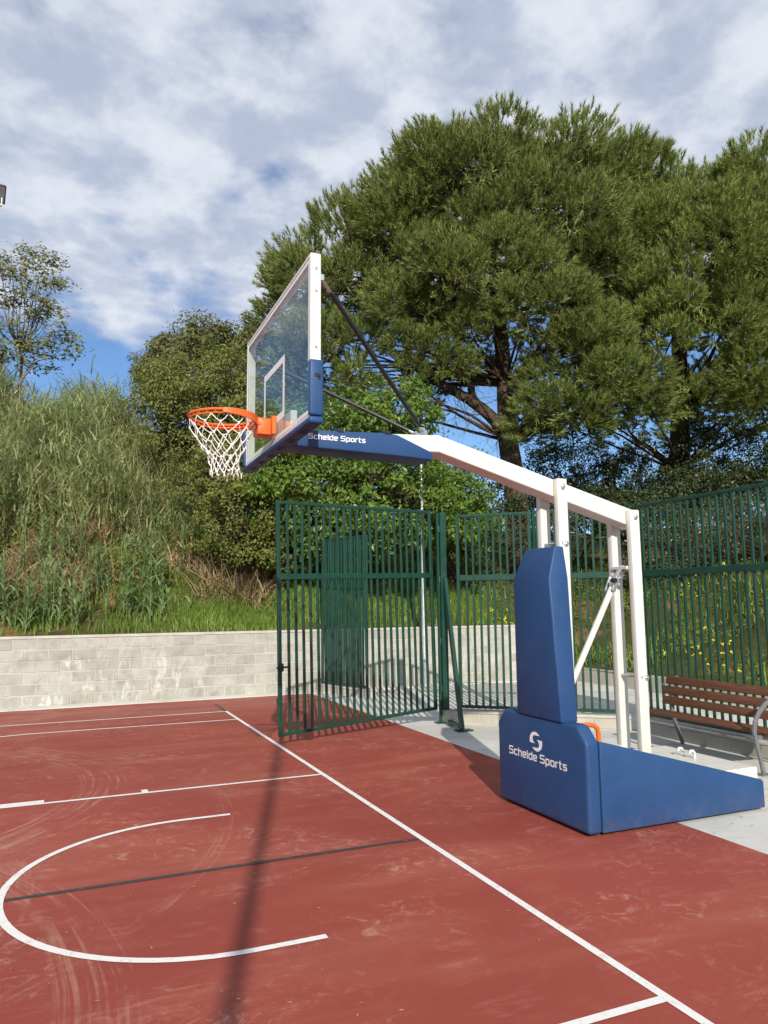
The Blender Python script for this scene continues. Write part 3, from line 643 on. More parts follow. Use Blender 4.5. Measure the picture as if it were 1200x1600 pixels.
# bottom and side padding
pd = MB(); x0, x1 = BX-.022, BX+.074
poly = [(yl-.045, BZ0-.05), (yr+.045, BZ0-.05), (yr+.045, BZ0+.36), (yr+.004, BZ0+.36), (yr-.012, BZ0+.018), (yl+.012, BZ0+.018), (yl-.004, BZ0+.36), (yl-.045, BZ0+.36)]
pd.box((x0, yl-.045, BZ0-.05), (x1, yr+.045, BZ0-.002)); e1 = pd.build('edge_pad', Bm, ST, .018, 3, True)
for y0_, y1_ in ((yl-.045, yl-.002), (yr+.002, yr+.045)):
    MB().box((x0, y0_, BZ0+.0), (x1, y1_, BZ0+.36)).build('edge_pad', Bm, ST, .018, 3, True)
hl = MB(); hl.box((BX+.012, yl-.0475, BZ0+.245), (BX+.05, yl-.044, BZ0+.268)); hl.box((BX+.034, yl-.0475, BZ0+.23), (BX+.05, yl-.044, BZ0+.25))
hl.build('pad_slot', M['hole'], ST)
for y in np.linspace(yl+.2, yr-.2, 6): MB().box((BX+.0, y-.05, BZ0-.0525), (BX+.03, y+.05, BZ0-.049)).build('pad_slot', M['hole'], ST)
lgm = paint('embossed_blue', (.013, .045, .13), .4, .05, 5)
logo((BX+.03, yl-.0462, BZ0+.075), (1, 0, 0), (0, 0, 1), (0, -1, 0), .05, ST, 'emblem', lgm)
for z in (BZ1-.10, BZ1-.62, BZ1-.25):
    MB().tube([(BX+.035, yl-.006, z), (BX+.035, yl+.002, z)], .009, 8).build('frame_bolt', M['chrome'], ST)
# rear mounting frame
mf = MB()
mf.box((BX+.061, -.26, 2.96), (BX+.11, .24, 3.14)); mf.box((BX+.11, -.02, 2.985), (-.985, .20, 3.115))
mf.build('rear_mount', Wm, ST, .004, 1)
# stay rods
for yb in (yl+.05, yr-.05):
    e0 = Vector((BX+.085, yb, 3.86)); e1_ = Vector((.06, .115 + (-.06 if yb < 0 else .06), 3.155)); dv = (e1_-e0).normalized()
    MB().tube([e0+dv*.12, e1_-dv*.07], .0165, 10).build('stay_rod', M['black'], ST, smooth='auto')
    en = MB(); en.tube([e0, e0+dv*.13], .010, 8); en.tube([e1_-dv*.09, e1_+dv*.01], .011, 8); en.tube([e1_-dv*.02+Vector((0, -.03, 0)), e1_-dv*.02+Vector((0, .03, 0))], .013, 8); en.box((e1_.x-.02, e1_.y-.012, 3.126), (e1_.x+.03, e1_.y+.012, 3.165)); en.box((BX+T, yb-.02, 3.84), (BX+T+.03, yb+.02, 3.88))
    en.build('rod_end', M['chrome'], ST, smooth='auto')
# rim
RC = Vector((-1.575, -.03, 3.10)); RR = .233
rim = MB(); cir = lambda r, z, n=48: [(RC.x+r*math.cos(2*math.pi*i/n), RC.y+r*math.sin(2*math.pi*i/n), z) for i in range(n)]
rim.tube(cir(RR, RC.z), .0095, 8, closed=True); rimo = rim.build('rim', M['orange'], ST, smooth='auto')
rl = MB(); rl.tube(cir(RR-.004, RC.z-.024), .005, 6, closed=True)
for i in range(24):
    a = 2*math.pi*(i+.5)/24; rl.tube([(RC.x+RR*math.cos(a), RC.y+RR*math.sin(a), RC.z), (RC.x+(RR-.004)*math.cos(a), RC.y+(RR-.004)*math.sin(a), RC.z-.024)], .004, 5)
rl.build('net_rail', M['orange'], rimo, smooth='auto')
# flange: curved plates hugging the ring from the box out to both sides
fl = MB()
for s in (-1, 1):
    n = 14; vs = []; fs = []
    for i in range(n):
        a = s*(R(8)+R(92)*i/(n-1)); wd = .036*(1-i/(n-1))+.012
        for rr_, zz in ((RR+.008, -.012-wd), (RR+.008, .010), (RR+.016, .010), (RR+.016, -.012-wd)):
            vs.append((RC.x+rr_*math.cos(a), RC.y+rr_*math.sin(a), RC.z+zz))
    for i in range(n-1):
        for j in range(4): fs.append((i*4+j, i*4+(j+1) % 4, i*4+4+(j+1) % 4, i*4+4+j))
    fs += [(0, 1, 2, 3), (4*n-1, 4*n-2, 4*n-3, 4*n-4)]; fl.add(vs, fs)
fl.add([(-1.345, -.10, 3.108), (-1.26, -.085, 3.108), (-1.26, .035, 3.108), (-1.345, .045, 3.108), (-1.365, -.12, 3.05), (-1.26, -.085, 3.05), (-1.26, .035, 3.05), (-1.365, .065, 3.05)], [(0, 1, 2, 3), (7, 6, 5, 4), (0, 4, 5, 1), (1, 5, 6, 2), (2, 6, 7, 3), (3, 7, 4, 0)])
fl.build('rim_flange', M['orange'], rimo, .002, 1)
MB().box((-1.335, -.10, 2.985), (-1.235, .05, 3.104)).build('rim_housing', M['orange'], ST, .010, 2, True)
MB().box((-1.2345, -.115, 2.99), (-1.2025, .065, 3.125)).build('rim_plate', M['orange'], ST, .004, 1)
# net
net = MB(); NS = 12; prof = [(0, RR-.006, -.028), (.13, .222, -.075), (.30, .188, -.15), (.46, .150, -.22), (.60, .122, -.268), (.74, .104, -.318), (.88, .098, -.365), (1.0, .104, -.405)]
def netp(i2, lev):
    _, r, z = prof[lev]; a = 2*math.pi*(i2/(2*NS)); j = random.Random(i2*31+lev*7); sl2 = 1 if lev else 0
    return Vector((RC.x+.004*lev+(r+sl2*j.uniform(-.009, .009))*math.cos(a+sl2*j.uniform(-.06, .06)), RC.y+(r+sl2*j.uniform(-.009, .009))*math.sin(a), RC.z+z+sl2*j.uniform(-.014, .014)))
for i in range(NS):
    for sgn in (-1, 1):
        pts_ = [netp((2*i+sgn*l) % (2*NS), l) for l in range(len(prof))]
        out = []
        for k in range(len(pts_)-1):
            for t in (0, .5): 
                p = pts_[k].lerp(pts_[k+1], t); out.append(p+(Vector((0, 0, -.006)) if t else Vector((0, 0, 0))))
        out.append(pts_[-1]); net.tube(out, .0034, 5)
for i in range(2*NS):
    for lv_ in range(1, len(prof)):
        if (i+lv_) % 2 == 0: 
            c = netp(i, lv_); net.tube([c+Vector((0, 0, .010)), c-Vector((0, 0, .010))], .0062, 6)
for i in range(NS):
    c = netp((2*i+7) % (2*NS), 7); net.tube([c, c-Vector((.0, 0, .03))], .0048, 5)
nt_ = net.build('net', M['rope'], ST, smooth=True)

# ------------------------------------------------------------------ bench
BN = thing('park_bench', 'slatted brown wooden park bench with grey iron legs by the green fence', 'bench', (4.3, 1.3, 0))
yb0, yb1 = .30, 2.20
def slat(cx, cz, wd, th, ang):
    mb = MB(); c, s = math.cos(ang), math.sin(ang); vs = []
    for y in (yb0, yb1):
        for a, b in ((-1, -1), (1, -1), (1, 1), (-1, 1)):
            u, v = a*wd/2, b*th/2; vs.append((cx+u*c-v*s, y, cz+u*s+v*c))
    mb.add(vs, [(0, 1, 2, 3), (7, 6, 5, 4), (0, 4, 5, 1), (1, 5, 6, 2), (2, 6, 7, 3), (3, 7, 4, 0)]); return mb.build('slat', M['wood'], BN, .008, 2, True)
for k, (cx_, cz_) in enumerate(((4.09, .425), (4.215, .415), (4.34, .405))): slat(cx_, cz_, .112, .036, R(-4))
for k, (cx_, cz_) in enumerate(((4.455, .535), (4.492, .655), (4.53, .775))): slat(cx_, cz_, .098, .034, R(73))
for y in (.44, 2.06):
    lg_ = MB()
    def strip(pts_, wd=.045, th=.03):
        vs = []; fs = []; P = [Vector((a, 0, b)) for a, b in pts_]
        for i, p in enumerate(P):
            d = (P[min(i+1, len(P)-1)]-P[max(i-1, 0)]).normalized(); n = Vector((-d.z, 0, d.x))
            for a, b in ((-1, -1), (1, -1), (1, 1), (-1, 1)): vs.append(p+n*a*wd/2+Vector((0, y+b*th/2, 0)))
        for i in range(len(P)-1):
            for j in range(4): fs.append((i*4+j, i*4+(j+1) % 4, i*4+4+(j+1) % 4, i*4+4+j))
        k = len(P)-1; fs += [(0, 1, 2, 3), (4*k+3, 4*k+2, 4*k+1, 4*k)]; lg_.add(vs, fs)
    if y < 1: strip([(4.06, .0), (4.03, .15), (3.985, .32), (3.965, .43), (3.985, .53), (4.05, .62), (4.15, .70), (4.28, .755), (4.53, .79)], .042)
    else: strip([(4.06, .0), (4.03, .15), (4.0, .34)], .042)
    strip([(4.60, .0), (4.53, .18), (4.46, .38), (4.47, .50), (4.515, .66), (4.565, .83)], .042)
    strip([(4.0, .375), (4.15, .375), (4.30, .365), (4.46, .36)], .04)
    lg_.build('leg_frame', M['greyiron'], BN, .004, 1)
    MB().box((4.0, y-.04, .0), (4.11, y+.04, .012)).build('foot_plate', M['greyiron'], BN)
rod = MB().tube([(4.50, 2.16, .66), (4.76, 2.55, .70)], .006, 6).build('anchor_rod', M['steel'], BN)

# ------------------------------------------------------------------ poles and floodlights
lp = thing('lamp_post', 'slim galvanised pole standing in front of the block wall behind the gate', 'pole', (4.62, 9.35, 0))
MB().tube([(4.62, 9.35, 0), (4.62, 9.35, 2.6), (4.62, 9.35, 5.25)], [.058, .05, .036], 14).build('shaft', M['steel'], lp, smooth='auto')
MB().box((4.50, 9.23, .0), (4.74, 9.47, .015)).build('base_plate', M['steel'], lp)
MB().tube([(4.62, 9.35, 5.25), (4.62, 9.35, 5.28)], .04, 14).build('cap', M['steel'], lp, smooth='auto')
def floodpole(x, y, h, label, arms, r0=.085, r1=.06, aim=(0, -1)):
    o = thing('floodlight_pole', label, 'pole', (x, y, 0))
    MB().tube([(x, y, 0), (x, y, h*.5), (x, y, h)], [r0, (r0+r1)/2, r1], 16).build('shaft', M['steel'], o, smooth='auto')
    MB().box((x-.17, y-.17, 0), (x+.17, y+.17, .02)).build('base_plate', M['steel'], o)
    if arms:
        xs = [a[0] for a in arms]; MB().bar((min(xs)-.2, y, h-.1), (max(xs)+.05, y, h-.1), .06, .06).build('crossarm', M['steel'], o, .004, 1)
        for ax, rz in arms:
            f = MB(); f.box((-.22, -.06, -.16), (.22, .05, .16)); f.box((-.19, .05, -.12), (.19, .10, .12))
            for k in range(7): f.box((-.18+k*.06-.006, .10, -.11), (-.18+k*.06+.006, .14, .11))
            me = f.mesh('lamp_head', .006, 1); mt = Matrix.Translation((ax, y-.02, h+.16)) @ Matrix.Rotation(rz, 4, 'Z') @ Matrix.Rotation(R(38), 4, 'X'); me.transform(mt)
            hd_ = link('lamp_head', me, M['black'], o)
            g = MB().box((-.20, -.066, -.14), (.20, -.0605, .14)).mesh('lens'); g.transform(mt); link('lens', g, M['greyiron'], hd_)
            br_ = MB().box((ax-.16, y-.03, h-.069), (ax+.16, y+.03, h-.055)); br_.box((ax-.17, y-.02, h-.07), (ax-.155, y+.02, h+.12)); br_.box((ax+.155, y-.02, h-.07), (ax+.17, y+.02, h+.12)); br_.build('bracket', M['white'], o)
    return o
floodpole(-5.15, 9.05, 9.06, 'floodlight on a steel pole at the left edge above the bank', [(-4.07, R(8)), (-5.15, 0)])
sx_, sy_ = -1.846, -1.815; t_ = 8.6
floodpole(sx_-.2957*t_, sy_-.9553*t_, 7.8, 'tall pole behind the viewer whose long shadow crosses the court', [], .062, .048)

# ------------------------------------------------------------------ foliage generators
def unit(v): return v/np.maximum(1e-9, np.linalg.norm(v, axis=-1, keepdims=True))
def rsph(n): return unit(RNG.normal(size=(n, 3)))
def needles(P, D, n, Ln, W, spread=.75, axis=.25):
    """tufts at P pointing along D: n needle triangles each, set along a short shoot"""
    k = len(P); P = np.repeat(P, n, 0); D = np.repeat(unit(D), n, 0); t = RNG.random((k*n, 1))
    base = P+D*(t*axis); d = unit(D*(.55+.5*t)+rsph(k*n)*spread)
    ln = Ln*(.7+.5*RNG.random((k*n, 1))); side = unit(np.cross(d, rsph(k*n)))*W*.5
    V = np.stack([base-side, base+side, base+d*ln], 1).reshape(-1, 3); F = np.arange(len(V)).reshape(-1, 3); return V, F
def leaves(P, Nn, size, aspect=.5, droop=.2, fold=.15, jitter=.8):
    k = len(P); nn = unit(Nn+rsph(k)*jitter); d = unit(np.cross(nn, rsph(k))+np.array([0, 0, -droop])); s = unit(np.cross(nn, d)); nn = np.cross(d, s)
    sz = size*(.6+.7*RNG.random((k, 1))); w_ = sz*aspect*.5
    V = np.stack([P, P+d*sz*.45+s*w_+nn*sz*fold, P+d*sz, P+d*sz*.45-s*w_+nn*sz*fold], 1).reshape(-1, 3)
    F = np.arange(len(V)).reshape(-1, 4); return V, F
def blades(P, H, W, lean, curl, seg=3, dirs=None):
    """curved grass or reed blades: strips of seg quads"""
    k = len(P); az = RNG.random(k)*2*np.pi if dirs is None else dirs; h = np.stack([np.cos(az), np.sin(az), np.zeros(k)], 1); s = np.stack([-np.sin(az), np.cos(az), np.zeros(k)], 1)
    tw = RNG.normal(0, .6, (k, 1)); s = unit(s*np.cos(tw)+h*np.sin(tw)); H = np.asarray(H).reshape(-1, 1)*np.ones((k, 1)); W = np.asarray(W).reshape(-1, 1)*np.ones((k, 1))
    lean = np.asarray(lean).reshape(-1, 1)*np.ones((k, 1)); curl = np.asarray(curl).reshape(-1, 1)*np.ones((k, 1)); rows = []
    p = P.copy(); ang = lean.copy()
    for i in range(seg+1):
        wd = W*(1-(i/seg)**1.6)*.5+.0008; rows += [p-s*wd, p+s*wd]
        p = p+(h*np.sin(ang)+np.array([0, 0, 1.])*np.cos(ang))*H/seg; ang = ang+curl/seg
    V = np.stack(rows, 1); n = 2*(seg+1); base = (np.arange(k)*n)[:, None]; F = []
    for i in range(seg): F.append(base+np.array([[2*i, 2*i+1, 2*i+3, 2*i+2]]))
    return V.reshape(-1, 3), np.stack(F, 1).reshape(-1, 4)
def join(parts):
    V, F, b = [], [], 0
    for v, f in parts: V.append(v); F.append(f+b); b += len(v)
    return np.concatenate(V), np.concatenate(F)
def limb(mb, p0, p1, r0, r1, bend=.15, n=6, sides=7):
    p0, p1 = Vector(p0), Vector(p1); Ln = (p1-p0).length; o = Vector(rsph(1)[0])*Ln*bend; o.z = abs(o.z)*.4
    pts_ = []; 
    for i in range(n+1):
        t = i/n; q = p0.lerp(p1, t)+o*math.sin(math.pi*t)+Vector(rsph(1)[0])*Ln*.012; pts_.append(q)
    mb.tube(pts_, [r0+(r1-r0)*(i/n)**.8 for i in range(n+1)], sides, caps=False); return pts_
CAMN = np.array(CAM)

def pine(label, base, trunk, lobes, nclump, mat, tufts=150, nn=26, extra=(), limbs=()):
    """lobes: list of (centre, radii); clumps sit on their outer shells"""
    o = thing('pine_tree', label, 'tree', tuple(base), 0, 'large pines on the bank')
    tm = MB(); tp = [Vector(p) for p, r in trunk]; tm.tube([p for p, r in trunk], [r for p, r in trunk], 14, caps=False)
    vol = np.array([l[1][0]*l[1][2] for l in lobes]); nper = np.maximum(11, (nclump*vol/vol.sum()).astype(int)); parts = []; bm_ = MB(); cl = []
    for (c, rd), k in zip(lobes, nper):
        c = np.array(c, float); rd = np.array(rd, float)
        # even points on the shell (fibonacci), jittered, no bottoms
        i = np.arange(int(k*1.35))+.5; ph = np.arccos(1-2*i/len(i)); th = np.pi*(1+5**.5)*i+RNG.random()*6
        u = np.stack([np.cos(th)*np.sin(ph), np.sin(th)*np.sin(ph), np.cos(ph)], 1); u = unit(u+RNG.normal(0, .12, u.shape)); u = u[u[:, 2] > -.45]
        for q in u:
            p = c+q*rd*RNG.uniform(.64, 1.02)
            inside = any((((p-np.array(c2))/np.array(r2))**2).sum() < .55 for c2, r2 in lobes if c2 is not c and not np.allclose(c2, c))
            if inside: continue
            cl.append((p, unit(q/rd), RNG.uniform(.62, 1.2)*min(1.12, .40+.24*rd.min())))
    for (a_, b_) in limbs: limb(tm, a_, b_[0], b_[1], b_[2], .08, 7, 10)
    cl += [(np.array(p, float), unit(np.array(n_, float)), r_) for p, n_, r_ in extra]
    for p, nrm, r_ in cl:
        far = (p-CAMN) @ nrm > 0; k = int(tufts*(.55 if far else 1.0)*(r_/.95)**1.7)
        u = rsph(k*3); a = unit(nrm+np.array([0, 0, .55])); u = u[(u @ a) > -.12][:k]
        P = p+u*r_*np.array([1.0, 1.0, .78])*(.62+.38*RNG.random((len(u), 1))**.5)*(1+.16*np.sin(u[:, :1]*7+u[:, 1:2]*5+p[0]*9))
        parts.append(needles(P, u*.8+a*.7+np.array([0, 0, .25]), int(nn*1.3), .185, .022, .55, .28))
        kf = max(6, int(k*.18)); parts.append(needles(p-nrm*r_*.9+rsph(kf)*r_*.8, rsph(kf)+np.array([0, 0, .5]), nn, .24, .05, .8, .3))
        # the branch that carries it
        tt = RNG.uniform(.45, .95); att = tp[0].lerp(tp[-1], tt)
        best = min(tp, key=lambda q: (q-Vector(p)).length+max(0, q.z-p[2])*3)
        limb(bm_, best, Vector(p)-Vector(nrm)*r_*.4, .06, .018, .12, 5, 5)
        for _ in range(3): limb(bm_, Vector(p)-Vector(nrm)*r_*.5, Vector(p+rsph(1)[0]*r_*.7), .016, .006, .1, 3, 4)
    tw = MB()                                   # bare dead twigs inside and below the crown
    for _ in range(46):
        p, nrm, r_ = cl[RNG.integers(len(cl))]; a_ = p-nrm*r_*RNG.uniform(.2, .8)-np.array([0, 0, r_*.5])
        if a_[2] > tp[-1].z-2: continue
        for _k in range(5): limb(tw, a_, a_+rsph(1)[0]*np.array([.9, .9, .55])*RNG.uniform(.4, 1.0), .014, .004, .22, 5, 4)
    for a_, b_ in limbs[:4]:
        for _ in range(16):
            q = Vector(a_).lerp(Vector(b_[0]), RNG.random()); e = q+Vector((RNG.normal(0, .5), RNG.normal(0, .4), RNG.uniform(-1.1, .35))); pp = limb(tw, q, e, .013, .004, .25, 5, 4)
            for _k in range(3): limb(tw, pp[RNG.integers(2, 5)], e+Vector((RNG.normal(0, .35), RNG.normal(0, .3), RNG.uniform(-.5, .1))), .006, .003, .2, 4, 3)
    tag(tw.build('dead_twigs', M['twig'], o, smooth=True), kind='stuff')
    tm.build('trunk', M['bark'], o, smooth=True); bm_.build('branches', M['bark'], o, smooth=True)
    V, F = join(parts); link('crown', npmesh('crown', V, F), mat, o); return o, len(F)

def bush(name, label, lobes, nleaf, mat, size, cat='shrub', stems=5, base=None, group=None, aspect=.5, shell=.35, clumps=26, barkm='bark', jitter=.8, droop=.2, bare=0):
    """broadleaf shrub or tree: leaves gathered in sprays over several lobes"""
    if base is None:
        c, rd = lobes[0]; base = (c[0], c[1], float(hfun(c[0], c[1])))
    o = thing(name, label, cat, base, 0, group); parts = []; bm_ = MB(); vol = np.array([np.prod(r_)**(2/3) for c, r_ in lobes]); b = Vector(base)
    for (c, rd), fr in zip(lobes, vol/vol.sum()):
        c = np.array(c, float); rd = np.array(rd, float); k = max(6, int(clumps*fr*len(lobes)*.6))
        u = rsph(k); u = u[u[:, 2] > -.75]; cs = c+u*rd*(1.16-(shell+.16)*RNG.random((len(u), 1))); per = max(10, int(nleaf*fr/len(u)))
        for q, uu in zip(cs, u):
            s = rd.mean()*RNG.uniform(.18, .42); g = rsph(per)*np.array([1, 1, .7])*s*(RNG.random((per, 1))**.45)
            parts.append(leaves(q+g*RNG.uniform(.7, 1.35), unit(g+uu*s*.5+np.array([0, 0, .6*s])), size*RNG.uniform(.65, 1.3), aspect, droop, .12, jitter))
            if RNG.random() < .7: limb(bm_, Vector(c)-Vector((0, 0, rd[2]*.5)), Vector(q), .022, .006, .12, 4, 4)
        limb(bm_, b-Vector((0, 0, .2)), Vector(c), .04, .015, .1, 5, 6)
    for _ in range(stems):
        c, rd = lobes[RNG.integers(len(lobes))]; limb(bm_, b+Vector((RNG.normal(0, .15), RNG.normal(0, .15), -.2)), Vector(c)+Vector(rsph(1)[0]*.5*np.array(rd)), .035, .008, .12, 5, 5)
    bm_.build('branches', M[barkm], o, smooth=True); V, F = join(parts); link('foliage', npmesh('foliage', V, F), mat, o); return o

def at(px, D, z=None):
    """a spot on the ground D metres from the viewer, for laying the planting out"""
    d = fw+rt2*((px-600)/FPX); d = Vector((d.x, d.y)).normalized(); x, y = CAM.x+d.x*D, CAM.y+d.y*D
    return (x, y, float(hfun(x, y)) if z is None else z)
def zD(py, D): return CAM.z+D*(943-py)/FPX

# ------------------------------------------------------------------ pines
def V3(px, py, D):
    x, y, _ = at(px, D); k = (800-py)/FPX; h_ = Vector((x-CAM.x, y-CAM.y, 0)); return (x, y, CAM.z+(k*h_.dot(fw)-h_.dot(up))/(up.z-k*fw.z))
b1 = at(812, 22)
pine('broad old pine with forked trunk rising behind the hoop stand', b1,
     [((b1[0], b1[1], b1[2]-.4), .40), (V3(806, 760, 22), .33), (V3(797, 690, 22), .29), (V3(795, 600, 22), .25), (V3(790, 500, 22.2), .20), (V3(780, 380, 22.4), .14), (V3(770, 280, 22.4), .07)],
     [(V3(785, 412, 22.6), (4.0, 4.0, 3.4)), (V3(572, 465, 22.0), (2.5, 2.7, 2.3)), (V3(685, 400, 22.6), (2.2, 2.6, 2.2)), (V3(535, 562, 21.3), (1.9, 1.9, 1.2)), (V3(630, 565, 21.2), (2.2, 2.0, 1.2)), (V3(900, 480, 22), (2.1, 2.4, 2.2)), (V3(925, 615, 21.5), (1.9, 1.9, 1.5)),
      (V3(690, 325, 22.6), (1.9, 2.2, 1.6)), (V3(870, 335, 23), (2.6, 3.0, 2.3)), (V3(720, 500, 20.8), (2.0, 1.8, 1.5)), (V3(850, 510, 20.8), (2.0, 1.8, 1.5)), (V3(790, 450, 20.2), (2.2, 1.6, 1.6)), (V3(975, 330, 23.5), (1.6, 2.0, 1.9)), (V3(500, 585, 21.4), (1.6, 1.6, 1.0)), (V3(590, 612, 21), (1.9, 1.6, .9)), (V3(690, 575, 20.6), (1.6, 1.5, .9)), (V3(490, 480, 22), (1.5, 1.8, 1.5)), (V3(770, 545, 20.6), (1.5, 1.3, .8)), (V3(880, 660, 21.2), (1.4, 1.4, 1.0))],
     290, M['needle'], limbs=[(V3(797, 690, 22), (V3(742, 628, 21.8), .21, .17)), (V3(742, 628, 21.8), (V3(690, 598, 21.6), .17, .13)), (V3(690, 600, 21.6), (V3(600, 540, 21.4), .13, .06)), (V3(745, 630, 21.8), (V3(715, 520, 22), .13, .06)), (V3(795, 640, 22), (V3(850, 560, 22.2), .13, .06)), (V3(795, 660, 22), (V3(870, 625, 21.8), .10, .05))])
b2 = at(1068, 25)
pine('second tall pine with lower crown towards the right edge', b2,
     [((b2[0], b2[1], b2[2]-.4), .42), (V3(1066, 740, 25), .33), (V3(1072, 640, 25), .27), (V3(1080, 500, 25), .2), (V3(1085, 350, 25), .1)],
     [(V3(1105, 465, 25), (3.7, 3.7, 4.0)), (V3(1040, 655, 23.5), (2.3, 2.0, 1.6)), (V3(960, 650, 23), (1.7, 1.6, 1.3)), (V3(1175, 425, 25), (3.2, 3, 3.1)), (V3(1220, 600, 24.5), (2.6, 2.4, 2.4)), (V3(1000, 550, 24), (1.9, 2, 2.0)), (V3(1130, 660, 24), (1.9, 1.9, 1.5)), (V3(1020, 420, 25), (2.2, 2.2, 2.6)), (V3(1090, 540, 22.8), (2.4, 1.8, 1.8))],
     215, M['needle2'])
# ------------------------------------------------------------------ broadleaf trees and shrubs
bush('broadleaf_tree', 'bright green leafy tree hanging over the block wall behind the gate', [(V3(560, 730, 16.8), (2.0, 1.3, 1.5)), (V3(640, 780, 16.5), (1.3, 1.1, 1.1)), (V3(470, 760, 16.8), (1.3, 1.1, 1.2)), (V3(610, 650, 17), (1.1, 1.0, .8)), (V3(700, 760, 17), (.9, .8, 1.0)), (V3(520, 825, 17), (1.3, .9, .7)), (V3(620, 840, 17), (1.3, .9, .6)), (V3(450, 690, 17.4), (1.0, .9, 1.0)), (V3(710, 820, 17.4), (1.0, .8, .7))],
     34000, M['leafbright'], .125, 'tree', 7, (3.9, 12.4, float(hfun(3.9, 12.4))), clumps=100)
bush('shrub', 'dense mid green bush below the basketball net', [(V3(385, 800, 17), (1.0, .8, 1.0)), (V3(440, 825, 17.2), (.9, .8, .8)), (V3(340, 740, 18), (1.2, .9, .9)), (V3(350, 830, 17.8), (.8, .7, .6)), (V3(405, 868, 17.2), (.9, .7, .45)), (V3(455, 868, 17.2), (.7, .6, .4))], 24000, M['leafmid'], .085, stems=0, clumps=90)
bush('shrub', 'tall leafy shrub on the bank left of the backboard', [(V3(330, 640, 20), (1.7, 1.2, 1.5)), (V3(255, 640, 20.5), (1.3, 1.1, 1.2)), (V3(390, 640, 20), (1.2, 1.0, 1.5)), (V3(390, 730, 19), (1.2, .9, 1.2)), (V3(300, 600, 21), (1.6, 1.2, .9))], 36000, M['leafmid'], .10, clumps=110)
bush('evergreen_tree', 'round dark evergreen on the skyline left of the backboard', [(V3(310, 575, 31), (2.4, 2.4, 1.7)), (V3(345, 540, 31.5), (1.3, 1.5, 1.0)), (V3(245, 585, 31), (1.1, 1.4, 1.1)), (V3(390, 570, 31), (1.4, 1.4, 1.6)), (V3(290, 545, 31), (1.2, 1.3, .9))], 30000, M['leafolive'], .15, 'tree', 4, clumps=70)
bush('evergreen_tree', 'narrow dark evergreen seen through the glass backboard', [(V3(415, 570, 27), (1.1, 1.3, 1.9)), (V3(450, 620, 26), (1.5, 1.5, 1.7))], 17000, M['leafolive'], .15, 'tree', 4, clumps=90)
def sparse_tree():
    b = at(8, 23); o = thing('slender_tree', 'sparse tree with grey twigs against the sky at the left edge', 'tree', b); wood = MB(); parts = []
    cl = [(10, 388), (45, 398), (75, 402), (96, 412), (60, 420), (30, 418), (85, 430), (15, 440), (50, 445), (72, 462), (88, 472), (25, 468), (60, 490), (76, 500), (40, 508), (82, 512), (96, 524), (20, 520), (55, 535), (76, 545), (100, 540), (-20, 420), (-40, 460), (-15, 500), (0, 470), (10, 550), (-30, 540), (-50, 420), (-60, 500), (-5, 405), (35, 555), (60, 565)]
    forks = [V3(-12, 560, 23), V3(18, 540, 23.2), V3(42, 562, 22.8), V3(-46, 560, 23)]
    trunk = V3(8, 640, 23); limb(wood, (b[0], b[1], b[2]-.3), trunk, .10, .07, .05)
    for f in forks: limb(wood, trunk, f, .06, .035, .08)
    for px, py in cl:
        px -= 16; D = 23+RNG.normal(0, .5); q = np.array(V3(px+RNG.normal(0, 3), py, D)); f = min(forks, key=lambda f_: (Vector(f_)-Vector(q)).length); mid = Vector(f).lerp(Vector(q), .55)+Vector((0, 0, -.08))
        limb(wood, f, mid, .022, .012, .10, 4, 5); limb(wood, mid, q, .012, .005, .06, 3, 4)
        for _ in range(3):
            e = q+RNG.normal(0, 1, 3)*np.array([.30, .3, .10]); limb(wood, mid, e, .007, .003, .06, 3, 4); k = 40
            P = e+RNG.normal(0, 1, (k, 3))*np.array([.19, .19, .075]); parts.append(leaves(P, np.tile([0, -.6, .8], (k, 1)), .15, .5, .2, .1, .5))
    wood.build('trunk', M['twig'], o, smooth=True); V, F = join(parts); link('crown', npmesh('crown', V, F), M['leafolive'], o)
sparse_tree()
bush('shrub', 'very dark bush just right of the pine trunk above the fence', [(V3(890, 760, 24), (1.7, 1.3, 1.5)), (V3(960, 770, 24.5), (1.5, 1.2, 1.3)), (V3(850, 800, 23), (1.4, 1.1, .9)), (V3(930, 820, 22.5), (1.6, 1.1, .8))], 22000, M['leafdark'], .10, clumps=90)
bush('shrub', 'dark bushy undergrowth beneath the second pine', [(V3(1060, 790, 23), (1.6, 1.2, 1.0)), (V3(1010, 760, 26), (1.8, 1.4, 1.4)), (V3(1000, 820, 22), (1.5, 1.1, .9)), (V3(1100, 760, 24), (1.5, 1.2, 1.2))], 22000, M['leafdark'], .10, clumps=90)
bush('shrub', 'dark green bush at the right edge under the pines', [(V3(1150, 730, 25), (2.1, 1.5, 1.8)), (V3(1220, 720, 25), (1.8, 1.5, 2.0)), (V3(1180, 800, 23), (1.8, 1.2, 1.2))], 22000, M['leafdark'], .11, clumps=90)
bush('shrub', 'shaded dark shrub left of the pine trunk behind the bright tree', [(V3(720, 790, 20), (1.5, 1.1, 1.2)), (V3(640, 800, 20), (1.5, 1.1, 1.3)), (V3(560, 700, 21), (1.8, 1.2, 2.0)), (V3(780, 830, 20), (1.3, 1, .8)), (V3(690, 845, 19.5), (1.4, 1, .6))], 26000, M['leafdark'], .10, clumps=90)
bush('shrub', 'dark shrub mass behind the bright tree, left of the pole', [(V3(470, 760, 20.5), (1.7, 1.1, 2.0)), (V3(420, 800, 20), (1.4, 1.0, 1.2)), (V3(530, 830, 19.5), (1.5, 1, .8)), (V3(330, 740, 21.5), (1.8, 1.1, 1.4)), (V3(400, 700, 22), (1.8, 1.2, 1.6))], 30000, M['leafdark'], .10, clumps=90)
